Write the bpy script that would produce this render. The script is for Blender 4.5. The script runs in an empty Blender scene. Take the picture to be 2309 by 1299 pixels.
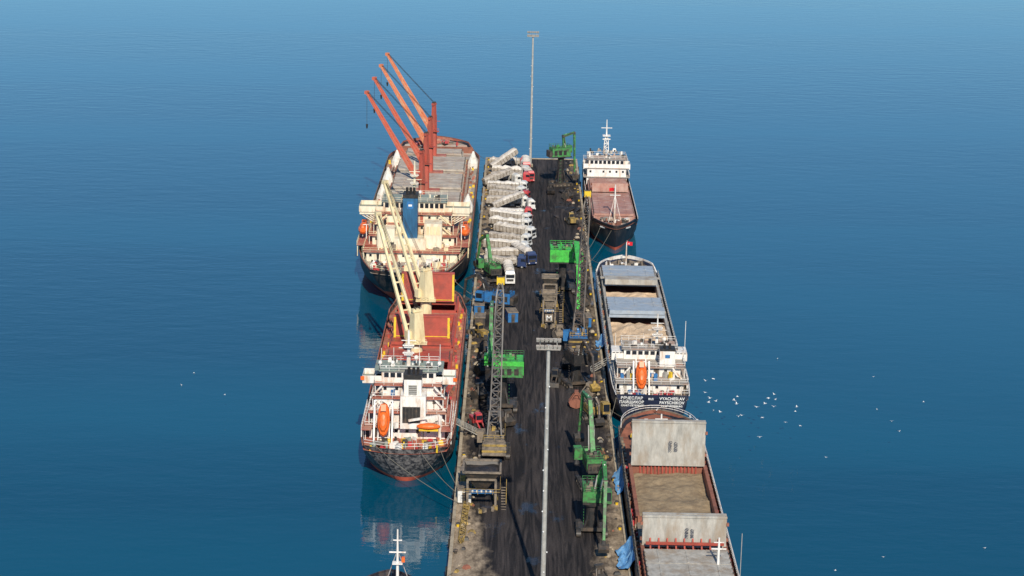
import bpy, math, random
from mathutils import Vector, Matrix, noise as mnoise
R = random.Random(11)
scn = bpy.context.scene
rad = math.radians

# ------------------------------------------------------------------ materials
def M(name, col, rough=.6, met=0.0, dirt=None, amt=.4, scale=.5, streak=1.0, bump=0.0, var=.25, spec=.5):
    m = bpy.data.materials.new(name); m.use_nodes = True
    nt = m.node_tree; N = nt.nodes; L = nt.links
    b = N['Principled BSDF']
    b.inputs['Roughness'].default_value = rough
    b.inputs['Metallic'].default_value = met
    b.inputs['Specular IOR Level'].default_value = spec
    tc = N.new('ShaderNodeTexCoord')
    mp = N.new('ShaderNodeMapping'); mp.inputs['Scale'].default_value = (1, 1, 1.0/streak)
    L.new(tc.outputs['Object'], mp.inputs['Vector'])
    n2 = N.new('ShaderNodeTexNoise'); n2.inputs['Scale'].default_value = scale*2.3; n2.inputs['Detail'].default_value = 8; n2.inputs['Roughness'].default_value = .7
    L.new(mp.outputs[0], n2.inputs['Vector'])
    r2 = N.new('ShaderNodeMapRange'); r2.inputs[1].default_value = .3; r2.inputs[2].default_value = .7
    r2.inputs[3].default_value = 1-var; r2.inputs[4].default_value = 1+var*.5
    L.new(n2.outputs['Fac'], r2.inputs[0])
    mul = N.new('ShaderNodeMix'); mul.data_type = 'RGBA'; mul.blend_type = 'MULTIPLY'; mul.inputs[0].default_value = 1
    mul.inputs[6].default_value = (*col, 1)
    L.new(r2.outputs[0], mul.inputs[7])
    out = mul.outputs[2]
    if dirt:
        n1 = N.new('ShaderNodeTexNoise'); n1.inputs['Scale'].default_value = scale; n1.inputs['Detail'].default_value = 10; n1.inputs['Roughness'].default_value = .65
        L.new(mp.outputs[0], n1.inputs['Vector'])
        r1 = N.new('ShaderNodeMapRange'); c = .66-amt*.3
        r1.inputs[1].default_value = c-.05; r1.inputs[2].default_value = c+.12; r1.inputs[4].default_value = .9
        L.new(n1.outputs['Fac'], r1.inputs[0])
        mx = N.new('ShaderNodeMix'); mx.data_type = 'RGBA'
        L.new(r1.outputs[0], mx.inputs[0]); L.new(out, mx.inputs[6]); mx.inputs[7].default_value = (*dirt, 1)
        out = mx.outputs[2]
    L.new(out, b.inputs['Base Color'])
    if bump:
        bp = N.new('ShaderNodeBump'); bp.inputs['Strength'].default_value = bump; bp.inputs['Distance'].default_value = .2
        L.new(n2.outputs['Fac'], bp.inputs['Height']); L.new(bp.outputs[0], b.inputs['Normal'])
    return m

white = M('white_paint', (.82, .79, .74), .45, dirt=(.50, .31, .18), amt=.32, scale=.6, streak=4)
cream = M('cream_paint', (.82, .69, .42), .45, dirt=(.52, .37, .2), amt=.28, scale=.5, streak=4)
creamw = M('cream_white_paint', (.82, .74, .57), .45, dirt=(.5, .30, .16), amt=.35, scale=.45, streak=4)
hullblack = M('hull_black', (.018, .02, .028), .45, dirt=(.10, .075, .06), amt=.42, scale=.35, streak=5)
hullworn = M('hull_black_worn', (.028, .028, .034), .5, dirt=(.20, .185, .18), amt=.58, scale=1.3, streak=.8, var=.6)
hullnavy = M('hull_navy', (.018, .025, .055), .45, dirt=(.07, .07, .08), amt=.30, scale=.35, streak=5)
antif = M('antifouling_red', (.58, .11, .06), .6, dirt=(.38, .13, .08), amt=.35, scale=.4)
deckred = M('deck_red', (.42, .12, .08), .6, dirt=(.46, .26, .18), amt=.45, scale=.3)
holdred = M('hatch_red', (.42, .075, .05), .5, dirt=(.25, .06, .045), amt=.4, scale=.35)
salmon = M('hatch_salmon', (.40, .20, .155), .6, dirt=(.48, .33, .27), amt=.45, scale=.25)
deckgrey = M('deck_grey', (.38, .34, .29), .7, dirt=(.40, .21, .14), amt=.44, scale=.25)
hatchtan = M('hatch_tan', (.48, .42, .35), .7, dirt=(.34, .25, .19), amt=.44, scale=.2, var=.35)
hatchgrey = M('hatch_grey', (.42, .40, .36), .6, dirt=(.29, .23, .17), amt=.48, scale=.4, streak=3, var=.4)
hatchblue = M('hatch_bluegrey', (.33, .39, .46), .5, dirt=(.40, .39, .37), amt=.42, scale=.3)
deckgreen = M('deck_green_grey', (.26, .31, .27), .6, dirt=(.25, .18, .14), amt=.35, scale=.3)
cranered = M('crane_red', (.46, .09, .06), .55, dirt=(.30, .10, .065), amt=.42, scale=.4, streak=3)
jibor = M('jib_orange', (.72, .23, .11), .5, dirt=(.66, .42, .25), amt=.42, scale=.5)
jibred = M('jib_red', (.62, .14, .08), .5, dirt=(.48, .20, .12), amt=.40, scale=.5)
green = M('machine_green', (.07, .50, .07), .45, dirt=(.06, .19, .05), amt=.36, scale=.7, var=.35)
green2 = M('machine_green_dusty', (.06, .27, .07), .55, dirt=(.06, .065, .045), amt=.56, scale=.9)
blue = M('machine_blue', (.03, .17, .42), .5, dirt=(.05, .08, .13), amt=.42, scale=.8)
funblue = M('funnel_blue', (.03, .14, .28), .45, dirt=(.015, .04, .09), amt=.40, scale=.3, streak=6)
yellow = M('paint_yellow', (.78, .52, .03), .5, dirt=(.42, .25, .05), amt=.3, scale=.7)
dyellow = M('dirty_yellow', (.42, .28, .07), .6, dirt=(.12, .09, .05), amt=.5, scale=.9)
black = M('black_steel', (.020, .019, .019), .55, dirt=(.065, .05, .042), amt=.45, scale=.8)
dsteel = M('dark_steel', (.05, .046, .042), .55, dirt=(.12, .085, .06), amt=.45, scale=.8)
latm = M('lattice_steel', (.13, .12, .115), .5, dirt=(.2, .15, .11), amt=.4, scale=.8)
latb = M('lattice_dark', (.065, .055, .05), .5, dirt=(.17, .11, .07), amt=.45, scale=.8)
grime = M('dusty_steel', (.25, .20, .15), .8, dirt=(.08, .07, .06), amt=.5, scale=.8)
gsteel = M('galvanised_steel', (.47, .46, .43), .45, met=.2, dirt=(.33, .30, .26), amt=.3, scale=.5)
lampm = M('floodlight_housing', (.36, .33, .30), .5, dirt=(.2, .17, .14), amt=.4, scale=2)
glass = M('dark_glass', (.015, .02, .03), .12, var=.1)
orange = M('lifeboat_orange', (.85, .15, .02), .4, dirt=(.6, .15, .05), amt=.28, scale=.8)
redp = M('paint_red', (.55, .05, .06), .4, dirt=(.38, .14, .11), amt=.40, scale=.8)
navy = M('paint_navy', (.03, .05, .13), .35, var=.2)
cabw = M('cab_white', (.76, .75, .72), .35, dirt=(.46, .42, .36), amt=.38, scale=.9)
tarpw = M('dusty_tarp', (.66, .61, .55), .85, dirt=(.40, .35, .29), amt=.5, scale=.6, bump=.8)
tubm = M('dusty_trailer', (.50, .45, .39), .8, dirt=(.27, .225, .18), amt=.5, scale=.7, bump=.5)
tyre = M('tyre_rubber', (.02, .02, .02), .85)
sand = M('cargo_sand', (.64, .47, .31), .95, dirt=(.50, .36, .23), amt=.5, scale=.5, bump=1.0)
ore = M('cargo_ore', (.30, .225, .14), .95, dirt=(.20, .145, .09), amt=.5, scale=.5, bump=1.0)
conc = M('concrete', (.43, .36, .26), .9, dirt=(.20, .16, .12), amt=.42, scale=.35, bump=.4)
rustm = M('rust', (.29, .11, .07), .8, dirt=(.15, .065, .045), amt=.5, scale=.5)
bluet = M('blue_tarp', (.10, .27, .52), .6, dirt=(.20, .36, .52), amt=.4, scale=1)
rope = M('rope', (.20, .18, .14), .9)
birdw = M('gull_white', (.8, .8, .78), .8, var=.1)
flagr = M('flag_red', (.65, .01, .02), .8, var=.1)
txtw = M('lettering_white', (.8, .8, .78), .6, var=.1)
txtd = M('lettering_dark', (.05, .06, .09), .6, var=.1)
canvas = M('canvas_white', (.76, .71, .64), .9, dirt=(.52, .46, .38), amt=.35, scale=.7, bump=.5)

# ------------------------------------------------------------------ builder
class G:
    def __init__(s, name, loc=(0, 0, 0), rz=0.0, sc=1.0):
        s.e = bpy.data.objects.new(name, None); scn.collection.objects.link(s.e)
        s.e.location = loc; s.e.rotation_euler = (0, 0, rad(rz)); s.e.scale = (sc, sc, sc)
        s.e.empty_display_size = .5
        s.P = {}; s.T = None
    def add(s, part, mat, vs, fs):
        V, F = s.P.setdefault((part, mat), ([], []))
        o = len(V)
        if s.T is not None: vs = [s.T @ Vector(v) for v in vs]
        V.extend([tuple(v) for v in vs]); F.extend([tuple(i+o for i in f) for f in fs])
    def box(s, part, mat, c, size, rz=0, rx=0, ry=0, taper=(1, 1)):
        hx, hy, hz = size[0]/2, size[1]/2, size[2]/2
        m = Matrix.Translation(c) @ Matrix.Rotation(rad(rz), 4, 'Z') @ Matrix.Rotation(rad(rx), 4, 'X') @ Matrix.Rotation(rad(ry), 4, 'Y')
        vs = [m @ Vector(v) for v in [(-hx, -hy, -hz), (hx, -hy, -hz), (hx, hy, -hz), (-hx, hy, -hz),
              (-hx*taper[0], -hy*taper[1], hz), (hx*taper[0], -hy*taper[1], hz), (hx*taper[0], hy*taper[1], hz), (-hx*taper[0], hy*taper[1], hz)]]
        s.add(part, mat, vs, [(3, 2, 1, 0), (4, 5, 6, 7), (0, 1, 5, 4), (1, 2, 6, 5), (2, 3, 7, 6), (3, 0, 4, 7)])
    def bb(s, part, mat, x0, x1, y0, y1, z0, z1):
        s.box(part, mat, ((x0+x1)/2, (y0+y1)/2, (z0+z1)/2), (x1-x0, y1-y0, z1-z0))
    def cyl(s, part, mat, p, q, r1, r2=None, n=8, cap=True):
        p = Vector(p); q = Vector(q); r2 = r1 if r2 is None else r2
        d = (q-p).normalized(); a = d.orthogonal().normalized(); b = d.cross(a)
        if n == 4:
            up = Vector((0, 0, 1)) if abs(d.z) < .9 else Vector((0, 1, 0))
            a = d.cross(up).normalized(); b = d.cross(a)
            a, b = (a+b).normalized(), (a-b).normalized()
        vs = []
        for c, r in ((p, r1), (q, r2)):
            for i in range(n):
                t = 2*math.pi*i/n
                vs.append(c+a*math.cos(t)*r+b*math.sin(t)*r)
        fs = [(i, (i+1) % n, n+(i+1) % n, n+i) for i in range(n)]
        if cap: fs += [tuple(range(n-1, -1, -1)), tuple(range(n, 2*n))]
        s.add(part, mat, vs, fs)
    def beam(s, part, mat, p, q, w, w2=None):
        s.cyl(part, mat, p, q, w*.707, (w2 or w)*.707, 4)
    def ell(s, part, mat, c, r, n=10, m=7):
        vs = []; fs = []
        for j in range(m+1):
            ph = math.pi*j/m
            for i in range(n):
                t = 2*math.pi*i/n
                vs.append((c[0]+r[0]*math.sin(ph)*math.cos(t), c[1]+r[1]*math.sin(ph)*math.sin(t), c[2]+r[2]*math.cos(ph)))
        for j in range(m):
            for i in range(n):
                fs.append((j*n+i, (j+1)*n+i, (j+1)*n+(i+1) % n, j*n+(i+1) % n))
        s.add(part, mat, vs, fs)
    def lattice(s, part, mat, p, q, w1, w2, n, t=.12):
        p = Vector(p); q = Vector(q); d = (q-p).normalized()
        a = d.cross(Vector((0, 1, .01))).normalized(); b = d.cross(a).normalized()
        def ring(k):
            c = p.lerp(q, k); w = (w1+(w2-w1)*k)/2
            w *= min(1, .35+min(k, 1-k)*8)
            return [c+a*w+b*w, c-a*w+b*w, c-a*w-b*w, c+a*w-b*w]
        pr = ring(0)
        for i in range(1, n+1):
            r = ring(i/n)
            for j in range(4):
                s.beam(part, mat, pr[j], r[j], t)
                s.beam(part, mat, r[j], r[(j+1) % 4], t*.7)
                s.beam(part, mat, pr[j] if i % 2 else pr[(j+1) % 4], r[(j+1) % 4] if i % 2 else r[j], t*.7)
            pr = r
    def rail(s, part, mat, pts, h=1.1, t=.07, step=2.2, closed=False):
        pts = [Vector(p) for p in pts]
        if closed: pts.append(pts[0])
        for p, q in zip(pts, pts[1:]):
            l = (q-p).length
            if l < .1: continue
            n = max(1, int(l/step))
            for k in (1.0, .5):
                s.beam(part, mat, p+Vector((0, 0, h*k)), q+Vector((0, 0, h*k)), t)
            for i in range(n+1):
                c = p.lerp(q, i/n); s.beam(part, mat, c, c+Vector((0, 0, h)), t)
    def heap(s, part, mat, x0, x1, y0, y1, z0, amp, n=16, crown=0.0, seed=0):
        vs = []; fs = []
        for j in range(n+1):
            for i in range(n+1):
                u, v = i/n, j/n; x = x0+(x1-x0)*u; y = y0+(y1-y0)*v
                h = mnoise.noise(Vector((x*.25+seed, y*.25, seed)))*.7+mnoise.noise(Vector((x*.8, y*.8+seed, seed)))*.3
                c = (1-(2*u-1)**2)*(1-(2*v-1)**2)
                vs.append((x, y, z0+amp*(h+.5)+crown*c))
        for j in range(n):
            for i in range(n):
                k = j*(n+1)+i; fs.append((k, k+1, k+n+2, k+n+1))
        s.add(part, mat, vs, fs)
    def text(s, part, mat, body, loc, size, rot=(90, 0, 0), align='CENTER'):
        cu = bpy.data.curves.new(part, 'FONT'); cu.body = body; cu.size = size; cu.align_x = align; cu.extrude = .02; cu.offset = .012
        cu.materials.append(mat)
        o = bpy.data.objects.new(part, cu); scn.collection.objects.link(o)
        o.location = loc; o.rotation_euler = tuple(rad(a) for a in rot); o.parent = s.e
    def clutter(s, part, mats, x0, x1, y0, y1, z, n, smax=1.2, hmax=1.4):
        for _ in range(n):
            x = R.uniform(x0, x1); y = R.uniform(y0, y1); m = R.choice(mats)
            w = R.uniform(.3, smax); d = R.uniform(.3, smax); h = R.uniform(.3, hmax)
            k = R.random()
            if k < .55: s.box(part, m, (x, y, z+h/2), (w, d, h), rz=R.choice([0, 0, 12, 40]))
            elif k < .8: s.cyl(part, m, (x, y, z), (x, y, z+h), w*.35)
            else:
                s.cyl(part, m, (x-w/2, y, z+.5), (x+w/2, y, z+.5), .4)
                s.box(part, m, (x, y, z+.2), (w*1.4, .8, .4))
    def done(s):
        for (part, mat), (V, F) in s.P.items():
            me = bpy.data.meshes.new(part); me.from_pydata(V, [], F); me.materials.append(mat); me.update()
            o = bpy.data.objects.new(part, me); scn.collection.objects.link(o); o.parent = s.e
        return s

def hull(g, L, B, zd, mats, deckmat, stern_k=.85, us=.14, ub=.84, pb=2.2, rake_s=4, rake_b=4, bulge=1.2, band=1.2, bul=1.0, fpow=.5, cap=None, inner=None, inner_u=0.0):
    am, hm = mats; NS = 64; NT = 8
    def hw(u, f):
        k = stern_k*max(f, 0)**fpow
        S = 1 if u > us else k+(1-k)*(1-(1-u/us)**2.3)
        ubz = ub-.10*(1-f); p = pb*(.65+.35*f)
        Bf = 1 if u < ubz else max(0, 1-((u-ubz)/(1-ubz))**p)**.75
        low = min(1, .55+.6*f**.4) if f < 1 else 1
        return max(.02, B/2*S*Bf*min(1, low))
    def yy(u, f):
        a = rake_s*(1-f)**1.3; b = L-rake_b*(1-f); return a+u*(b-a)
    def levels(u):
        t = zd(u); return [-2.0, -.6, .3, band]+[band+(t-band)*k for k in (.25, .5, .75, 1.0)]
    grid = []
    us_ = [0.5-0.5*math.cos(math.pi*i/NS) for i in range(NS+1)]
    for u in us_:
        row = []
        for z in levels(u):
            f = (z+2)/(zd(u)+2); row.append((hw(u, f), yy(u, f), z))
        grid.append(row)
    def add(mat, part, k0, k1):
        for sgn in (1, -1):
            vs = []; fs = []; nk = k1-k0+1
            for row in grid:
                for k in range(k0, k1+1): vs.append((sgn*row[k][0], row[k][1], row[k][2]))
            for i in range(NS):
                for k in range(nk-1):
                    a = i*nk+k; q = (a, a+nk, a+nk+1, a+1); fs.append(q if sgn > 0 else q[::-1])
            g.add(part, mat, vs, fs)
        vs = []; fs = []
        for k in range(k0, k1+1):
            w, y, z = grid[0][k]; f = (z+2)/(zd(0)+2)
            for i in range(NT+1):
                t = -1+2*i/NT; vs.append((w*t, y-bulge*(1-t*t)*f**.5, z))
        for k in range(k1-k0):
            for i in range(NT):
                a = k*(NT+1)+i; fs.append((a, a+1, a+NT+2, a+NT+1))
        g.add(part, mat, vs, fs)
    add(am, 'hull_bottom', 0, 3); add(hm, 'hull_side', 3, 7)
    vs = []; fs = []
    for i, u in enumerate(us_):
        z = zd(u)-bul; w = max(.01, hw(u, 1)-.12); y = yy(u, 1)-(.3 if i == NS else 0)
        vs += [(-w, y, z), (w, y, z)]
    for i in range(NS): a = 2*i; fs.append((a, a+1, a+3, a+2))
    w = grid[0][7][0]-.12; z = zd(0)-bul; o = len(vs)
    for i in range(NT+1):
        t = -1+2*i/NT; vs.append((w*t, -bulge*(1-t*t)+.1, z))
    fs.append(tuple([0]+[o+i for i in range(1, NT)]+[1]))
    g.add('deck', deckmat, vs, fs)
    for sgn in (1, -1):
        pr = None; vs = []
        for i, u in enumerate(us_):
            p = Vector((sgn*hw(u, 1), yy(u, 1), zd(u)+.02))
            if pr is not None: g.beam('gunwale', cap or hm, pr, p, .24)
            pr = p
            if inner and u >= inner_u:
                w = max(.0, hw(u, 1)-.14); y = yy(u, 1)-(.25 if u > .97 else 0); vs += [(sgn*w, y, zd(u)-bul), (sgn*w, y, zd(u)-.05)]
        if inner: g.add('bulwark_inside', inner, vs, [(2*i, 2*i+2, 2*i+3, 2*i+1) for i in range(len(vs)//2-1)])
    return lambda u: hw(u, 1)

def block(g, tiers, wall, deck, railm):
    """tiers: (halfwidth, y0, y1, z0, z1)"""
    for hwid, y0, y1, z0, z1 in tiers:
        g.bb('superstructure', wall, -hwid, hwid, y0, y1, z0, z1-.15)
        o = .9
        g.bb('deck_plate', deck, -hwid-o, hwid+o, y0-o, y1+o*.4, z1-.148, z1)
        g.rail('railing', railm, [(-hwid-o, y1, z1), (-hwid-o, y0-o, z1), (hwid+o, y0-o, z1), (hwid+o, y1, z1)], 1.05, .07, 1.8)
        n = int(hwid*2/2.0); zc = z0+(z1-z0)*.58
        for i in range(n):
            x = -hwid+(i+.5)*2*hwid/n
            if R.random() < .2:
                g.bb('doors', R.choice([deck, dsteel, wall]), x-.4, x+.4, y0-.05, y0+.05, z0+.1, z0+2.0)
            elif R.random() < .85:
                g.bb('windows', glass, x-.3, x+.3, y0-.04, y0+.04, zc-.3, zc+.35)
                g.bb('windows', glass, x-.3, x+.3, y1-.04, y1+.04, zc-.3, zc+.35)
        for j in range(int((y1-y0)/2)):
            y = y0+1+j*2
            for sx in (-1, 1): g.bb('windows', glass, sx*hwid-.04, sx*hwid+.04, y-.3, y+.3, zc-.3, zc+.35)
        for i in range(4):
            x = R.uniform(-hwid, hwid); g.cyl('pipes', R.choice([wall, grime]), (x, y0-.15, z0), (x, y0-.15, z1), .08, n=5)
        for sx in (-1, 1): g.cyl('pillars', wall, (sx*(hwid+o*.8), y0-o*.8, z0), (sx*(hwid+o*.8), y0-o*.8, z1-.15), .1, n=5)

def bridge(g, hwid, y0, y1, z0, z1, wing, wall, deck, trim=None):
    g.bb('wheelhouse', wall, -hwid, hwid, y0, y1, z0, z1)
    g.bb('wheelhouse_roof', deck, -hwid-.5, hwid+.5, y0-.5, y1+.5, z1+.002, z1+.15)
    g.rail('railing', wall, [(-hwid-.4, y0-.4, z1+.15), (hwid+.4, y0-.4, z1+.15), (hwid+.4, y1+.4, z1+.15), (-hwid-.4, y1+.4, z1+.15)], 1.0, .07, 1.6, True)
    for yy in (y0-.04, y1+.04):
        n = int(hwid*2/1.3)
        for i in range(n):
            x = -hwid+.3+(i+.5)*(2*hwid-.6)/n
            g.bb('windows', glass, x-.45, x+.45, yy-.03, yy+.03, z0+1.0, z1-.4)
    for sx in (-1, 1):
        for j in range(int((y1-y0)/1.4)):
            g.bb('windows', glass, sx*hwid-.04, sx*hwid+.04, y0+.4+j*1.4, y0+1.4+j*1.4, z0+1.0, z1-.4)
        a, b = sorted((sx*hwid, sx*wing))
        g.bb('bridge_wing', deck, a, b, y0+.5, y1-.5, z0-.15, z0)
        g.bb('bridge_wing', wall, a, b, y0+.4, y0+.5, z0-.4, z0+1.1)
        g.bb('bridge_wing', wall, a, b, y1-.5, y1-.4, z0-.4, z0+1.1)
        g.bb('bridge_wing', wall, sx*wing-.05, sx*wing+.05, y0+.5, y1-.5, z0-.4, z0+1.1)
        g.beam('bridge_wing', wall, (sx*(wing-.6), (y0+y1)/2, z0-.3), (sx*hwid, (y0+y1)/2, z0-3.2), .3)
        if trim: g.bb('wing_lamps', trim, sx*wing-.35, sx*wing+.35, y0+.1, y0+.38, z0+.3, z0+1.0)

def mast(g, x, y, z0, z1, mat, w=.45, arms=2):
    g.cyl('mast', mat, (x, y, z0), (x, y, z1), w, w*.35, 8)
    for i in range(arms):
        z = z0+(z1-z0)*(.5+.42*i/max(1, arms)); l = 1.9-.5*i
        g.beam('mast_yard', mat, (x-l, y, z), (x+l, y, z), .14)
        g.bb('radar_scanner', white, x-1.1, x+1.1, y-.9, y-.6, z-.9, z-.65)
        g.box('mast_platform', mat, (x, y-.4, z-1.1), (1.6, 1.6, .1))
        g.rail('mast_platform', mat, [(x-.8, y-1.2, z-1.1), (x+.8, y-1.2, z-1.1)], .8, .05, .8)
    g.ell('radar_dome', white, (x+1.5, y, z0+1.6), (.45, .45, .5))
    g.cyl('radar_dome', mat, (x+1.5, y, z0), (x+1.5, y, z0+1.3), .1, n=5)
    for k in range(3):
        xx = x+R.uniform(-3, 3); g.cyl('antenna', mat, (xx, y, z0), (xx, y, z0+R.uniform(2.5, 4.5)), .05, .03, 4)

def lifeboat(g, c, l, w, freefall=False, tilt=0):
    x, y, z = c
    sv = g.T
    g.T = Matrix.Translation(c) @ Matrix.Rotation(rad(tilt), 4, 'X')
    g.ell('lifeboat', orange, (0, 0, 0), (w/2, l/2, w*.42), 12, 8)
    g.ell('lifeboat', orange, (0, -l*.05, w*.28), (w*.36, l*.34, w*.36), 10, 6)
    g.box('lifeboat_cab', orange, (0, l*.3, w*.55), (w*.4, w*.5, w*.3))
    g.box('lifeboat_windows', glass, (0, l*.3-w*.26, w*.58), (w*.3, .04, w*.15))
    g.bb('lifeboat_keel', white, -.06, .06, -l*.4, l*.4, -w*.48, -w*.36)
    if freefall:
        for sx in (-1, 1): g.beam('launch_ramp', white, (sx*w*.42, -l*.6, -w*.5), (sx*w*.42, l*.6, -w*.5), .16)
        for k in range(5): g.beam('launch_ramp', white, (-w*.42, -l*.5+k*l*.25, -w*.5), (w*.42, -l*.5+k*l*.25, -w*.5), .1)
    g.T = sv
    if not freefall:
        for dy in (-.35, .35):
            g.beam('davit', white, (x*.93, y+dy*l, z-2), (x*.93, y+dy*l, z+1.8), .2)
            g.beam('davit', white, (x*.93, y+dy*l, z+1.8), (x, y+dy*l, z+1.6), .18)

def jibcrane(g, x, y, zb, zt, w, tip, matp, matj, jw=1.0, footz=None, slim=1.0):
    """slewing deck crane: pedestal, machinery house, twin-leg jib, ropes, hook block"""
    fz = footz or zb+(zt-zb)*.4
    g.cyl('crane_pedestal', matp, (x, y, zb), (x, y, fz-.6), w*.5, w*.46, 14)
    g.cyl('crane_ring', dsteel, (x, y, fz-.6), (x, y, fz-.3), w*.56, w*.56, 14)
    t = Vector(tip); d = Vector((t.x-x, t.y-y, 0)).normalized(); a = Vector((-d.y, d.x, 0))
    ang = math.degrees(math.atan2(d.y, d.x))-90
    g.box('crane_house', matp, (x, y, (fz+zt)/2-.2), (w*slim, w*1.05*slim, zt-fz), rz=ang, taper=(.75, .6))
    g.box('crane_cab', matp, Vector((x, y, fz+1.4))+a*(w*.6)+d*(w*.3), (1.1, 1.4, 1.8), rz=ang)
    g.box('crane_cab_glass', glass, Vector((x, y, fz+1.6))+a*(w*.6)+d*(w*.3+.72), (.9, .06, 1.1), rz=ang)
    g.box('crane_head', matp, (x, y, zt+.25), (w*.9, .8, .7), rz=ang)
    for k in (-1, 1): g.cyl('sheave', dsteel, Vector((x, y, zt+.6))+a*k*.5-a*.1, Vector((x, y, zt+.6))+a*k*.5+a*.1, .45, n=10)
    f = Vector((x, y, fz+.3))+d*(w*.55)
    l0, l1 = f+a*(w*.42), f-a*(w*.42); e0, e1 = t+a*jw*.35, t-a*jw*.35
    g.beam('jib', matj, l0, e0, .7, .42); g.beam('jib', matj, l1, e1, .7, .42)
    for k in range(1, 9):
        k /= 9; g.beam('jib', matj, l0.lerp(e0, k), l1.lerp(e1, k), .3)
    g.box('jib_head', matj, t, (jw*1.2, .9, .9), rz=ang)
    top = Vector((x, y, zt+.7))
    for k in (-.3, 0, .3): g.beam('luffing_ropes', black, top+a*k, t+a*k+Vector((0, 0, .4)), .06)
    g.beam('hoist_rope', black, t+Vector((0, 0, -.3)), t+Vector((0, 0, -9)), .09)
    g.cyl('hook_block', black, t+Vector((0, 0, -9)), t+Vector((0, 0, -10.2)), .35, .2, 6)
    g.rail('crane_platform_rail', matp, [(x-w*.8, y-w*.8, fz), (x+w*.8, y-w*.8, fz)], 1, .06, 1.2)
    g.box('crane_platform', matp, (x, y-w*.4, fz-.1), (w*1.7, w*.9, .1))

def coaming(g, hwid, y0, y1, z0, h, mat):
    t = .35
    g.bb('hatch_coaming', mat, -hwid-t, -hwid, y0, y1, z0, z0+h); g.bb('hatch_coaming', mat, hwid, hwid+t, y0, y1, z0, z0+h)
    g.bb('hatch_coaming', mat, -hwid-t, hwid+t, y0-t, y0, z0, z0+h); g.bb('hatch_coaming', mat, -hwid-t, hwid+t, y1, y1+t, z0, z0+h)
    n = int((y1-y0)/1.5)
    for i in range(n):
        y = y0+.7+i*1.5
        for sx in (-1, 1): g.box('coaming_stays', mat, (sx*(hwid+t+.18), y, z0+h*.5), (.36, .12, h*.95))
    for sx in (-1, 1): g.bb('coaming_flange', mat, sx*(hwid+.35)-.3, sx*(hwid+.35)+.3, y0-.2, y1+.2, z0+h+.001, z0+h+.09)

def covers(g, hwid, y0, y1, z, n, mat, ridge=.0):
    d = (y1-y0)/n
    for i in range(n):
        a, b = y0+i*d+.12, y0+(i+1)*d-.12
        g.bb('hatch_cover', mat, -hwid-.2, hwid+.2, a, b, z+.1, z+.75+.02*(i % 2))
        for k in range(3):
            x = -hwid*.7+k*hwid*.7; g.bb('cover_cleats', mat, x-.15, x+.15, a+.3, b-.3, z+.76, z+.86)
        for sx in (-1, 1):
            for k in range(3): g.bb('cover_cleats', dsteel, sx*(hwid+.2)-.1, sx*(hwid+.2)+.1, a+.4+k*d*.3, a+.7+k*d*.3, z+.2, z+.9)

def panel(g, hwid, y, z0, h, mat, edge=None, lean=6, dirty=None):
    """pair of folded hatch-cover panels standing up"""
    for k, (dy, ln) in enumerate(((0, lean), (1.5, -lean*.6))):
        c = (0, y+dy+math.sin(rad(lean))*h/2*(1 if k == 0 else -.4), z0+h/2)
        g.box('folded_cover', mat, c, (hwid*2, .5, h), rx=-ln)
        if k == 0:
            g.box('cover_frame', mat, (0, c[1]-.3, z0+h*.02+.2), (hwid*2+.1, .25, .3), rx=-ln)
            g.box('cover_frame', mat, (0, c[1]-.3+math.sin(rad(lean))*h/2, z0+h-.2), (hwid*2+.1, .25, .3), rx=-ln)
        if edge and k == 0:
            for sx in (-1, 1): g.box('cover_edge', edge, (sx*(hwid-.25), c[1]-.32, c[2]), (.5, .12, h*.95), rx=-ln)
            g.box('cover_edge', edge, (0, c[1]-.34-math.sin(rad(lean))*h*.45, z0+.5), (hwid*2-.2, .1, .16), rx=-ln)
        for i in range(6):
            x = -hwid+(i+.5)*hwid/3
            g.box('cover_ribs', mat, (x, c[1]+.28, c[2]), (.15, .2, h*.95), rx=-ln)
        if k == 0:
            for sx in (-1, 1):
                for q in (.25, .75): g.box('cover_wheels', rustm, (sx*(hwid+.15), c[1]-.1, z0+h*q), (.4, .5, .5), rx=-ln)

def flag(g, x, y, z):
    g.cyl('flagpole', white, (x, y, z-2.5), (x, y, z+1.0), .05, n=5)
    vs = []; fs = []
    for i in range(7):
        for k in (0, 1): vs.append((x+i*.24, y+.15*math.sin(i*1.3), z-.2+.95*k-.03*i))
    for i in range(6): fs.append((2*i, 2*i+2, 2*i+3, 2*i+1))
    g.add('flag', flagr, vs, fs)
    g.cyl('flag_crescent', txtw, (x+.6, y-.2, z+.2), (x+.6, y-.22, z+.2), .22, n=12)
    g.cyl('flag_crescent_cut', flagr, (x+.68, y-.23, z+.2), (x+.68, y-.24, z+.2), .17, n=12)

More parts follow.
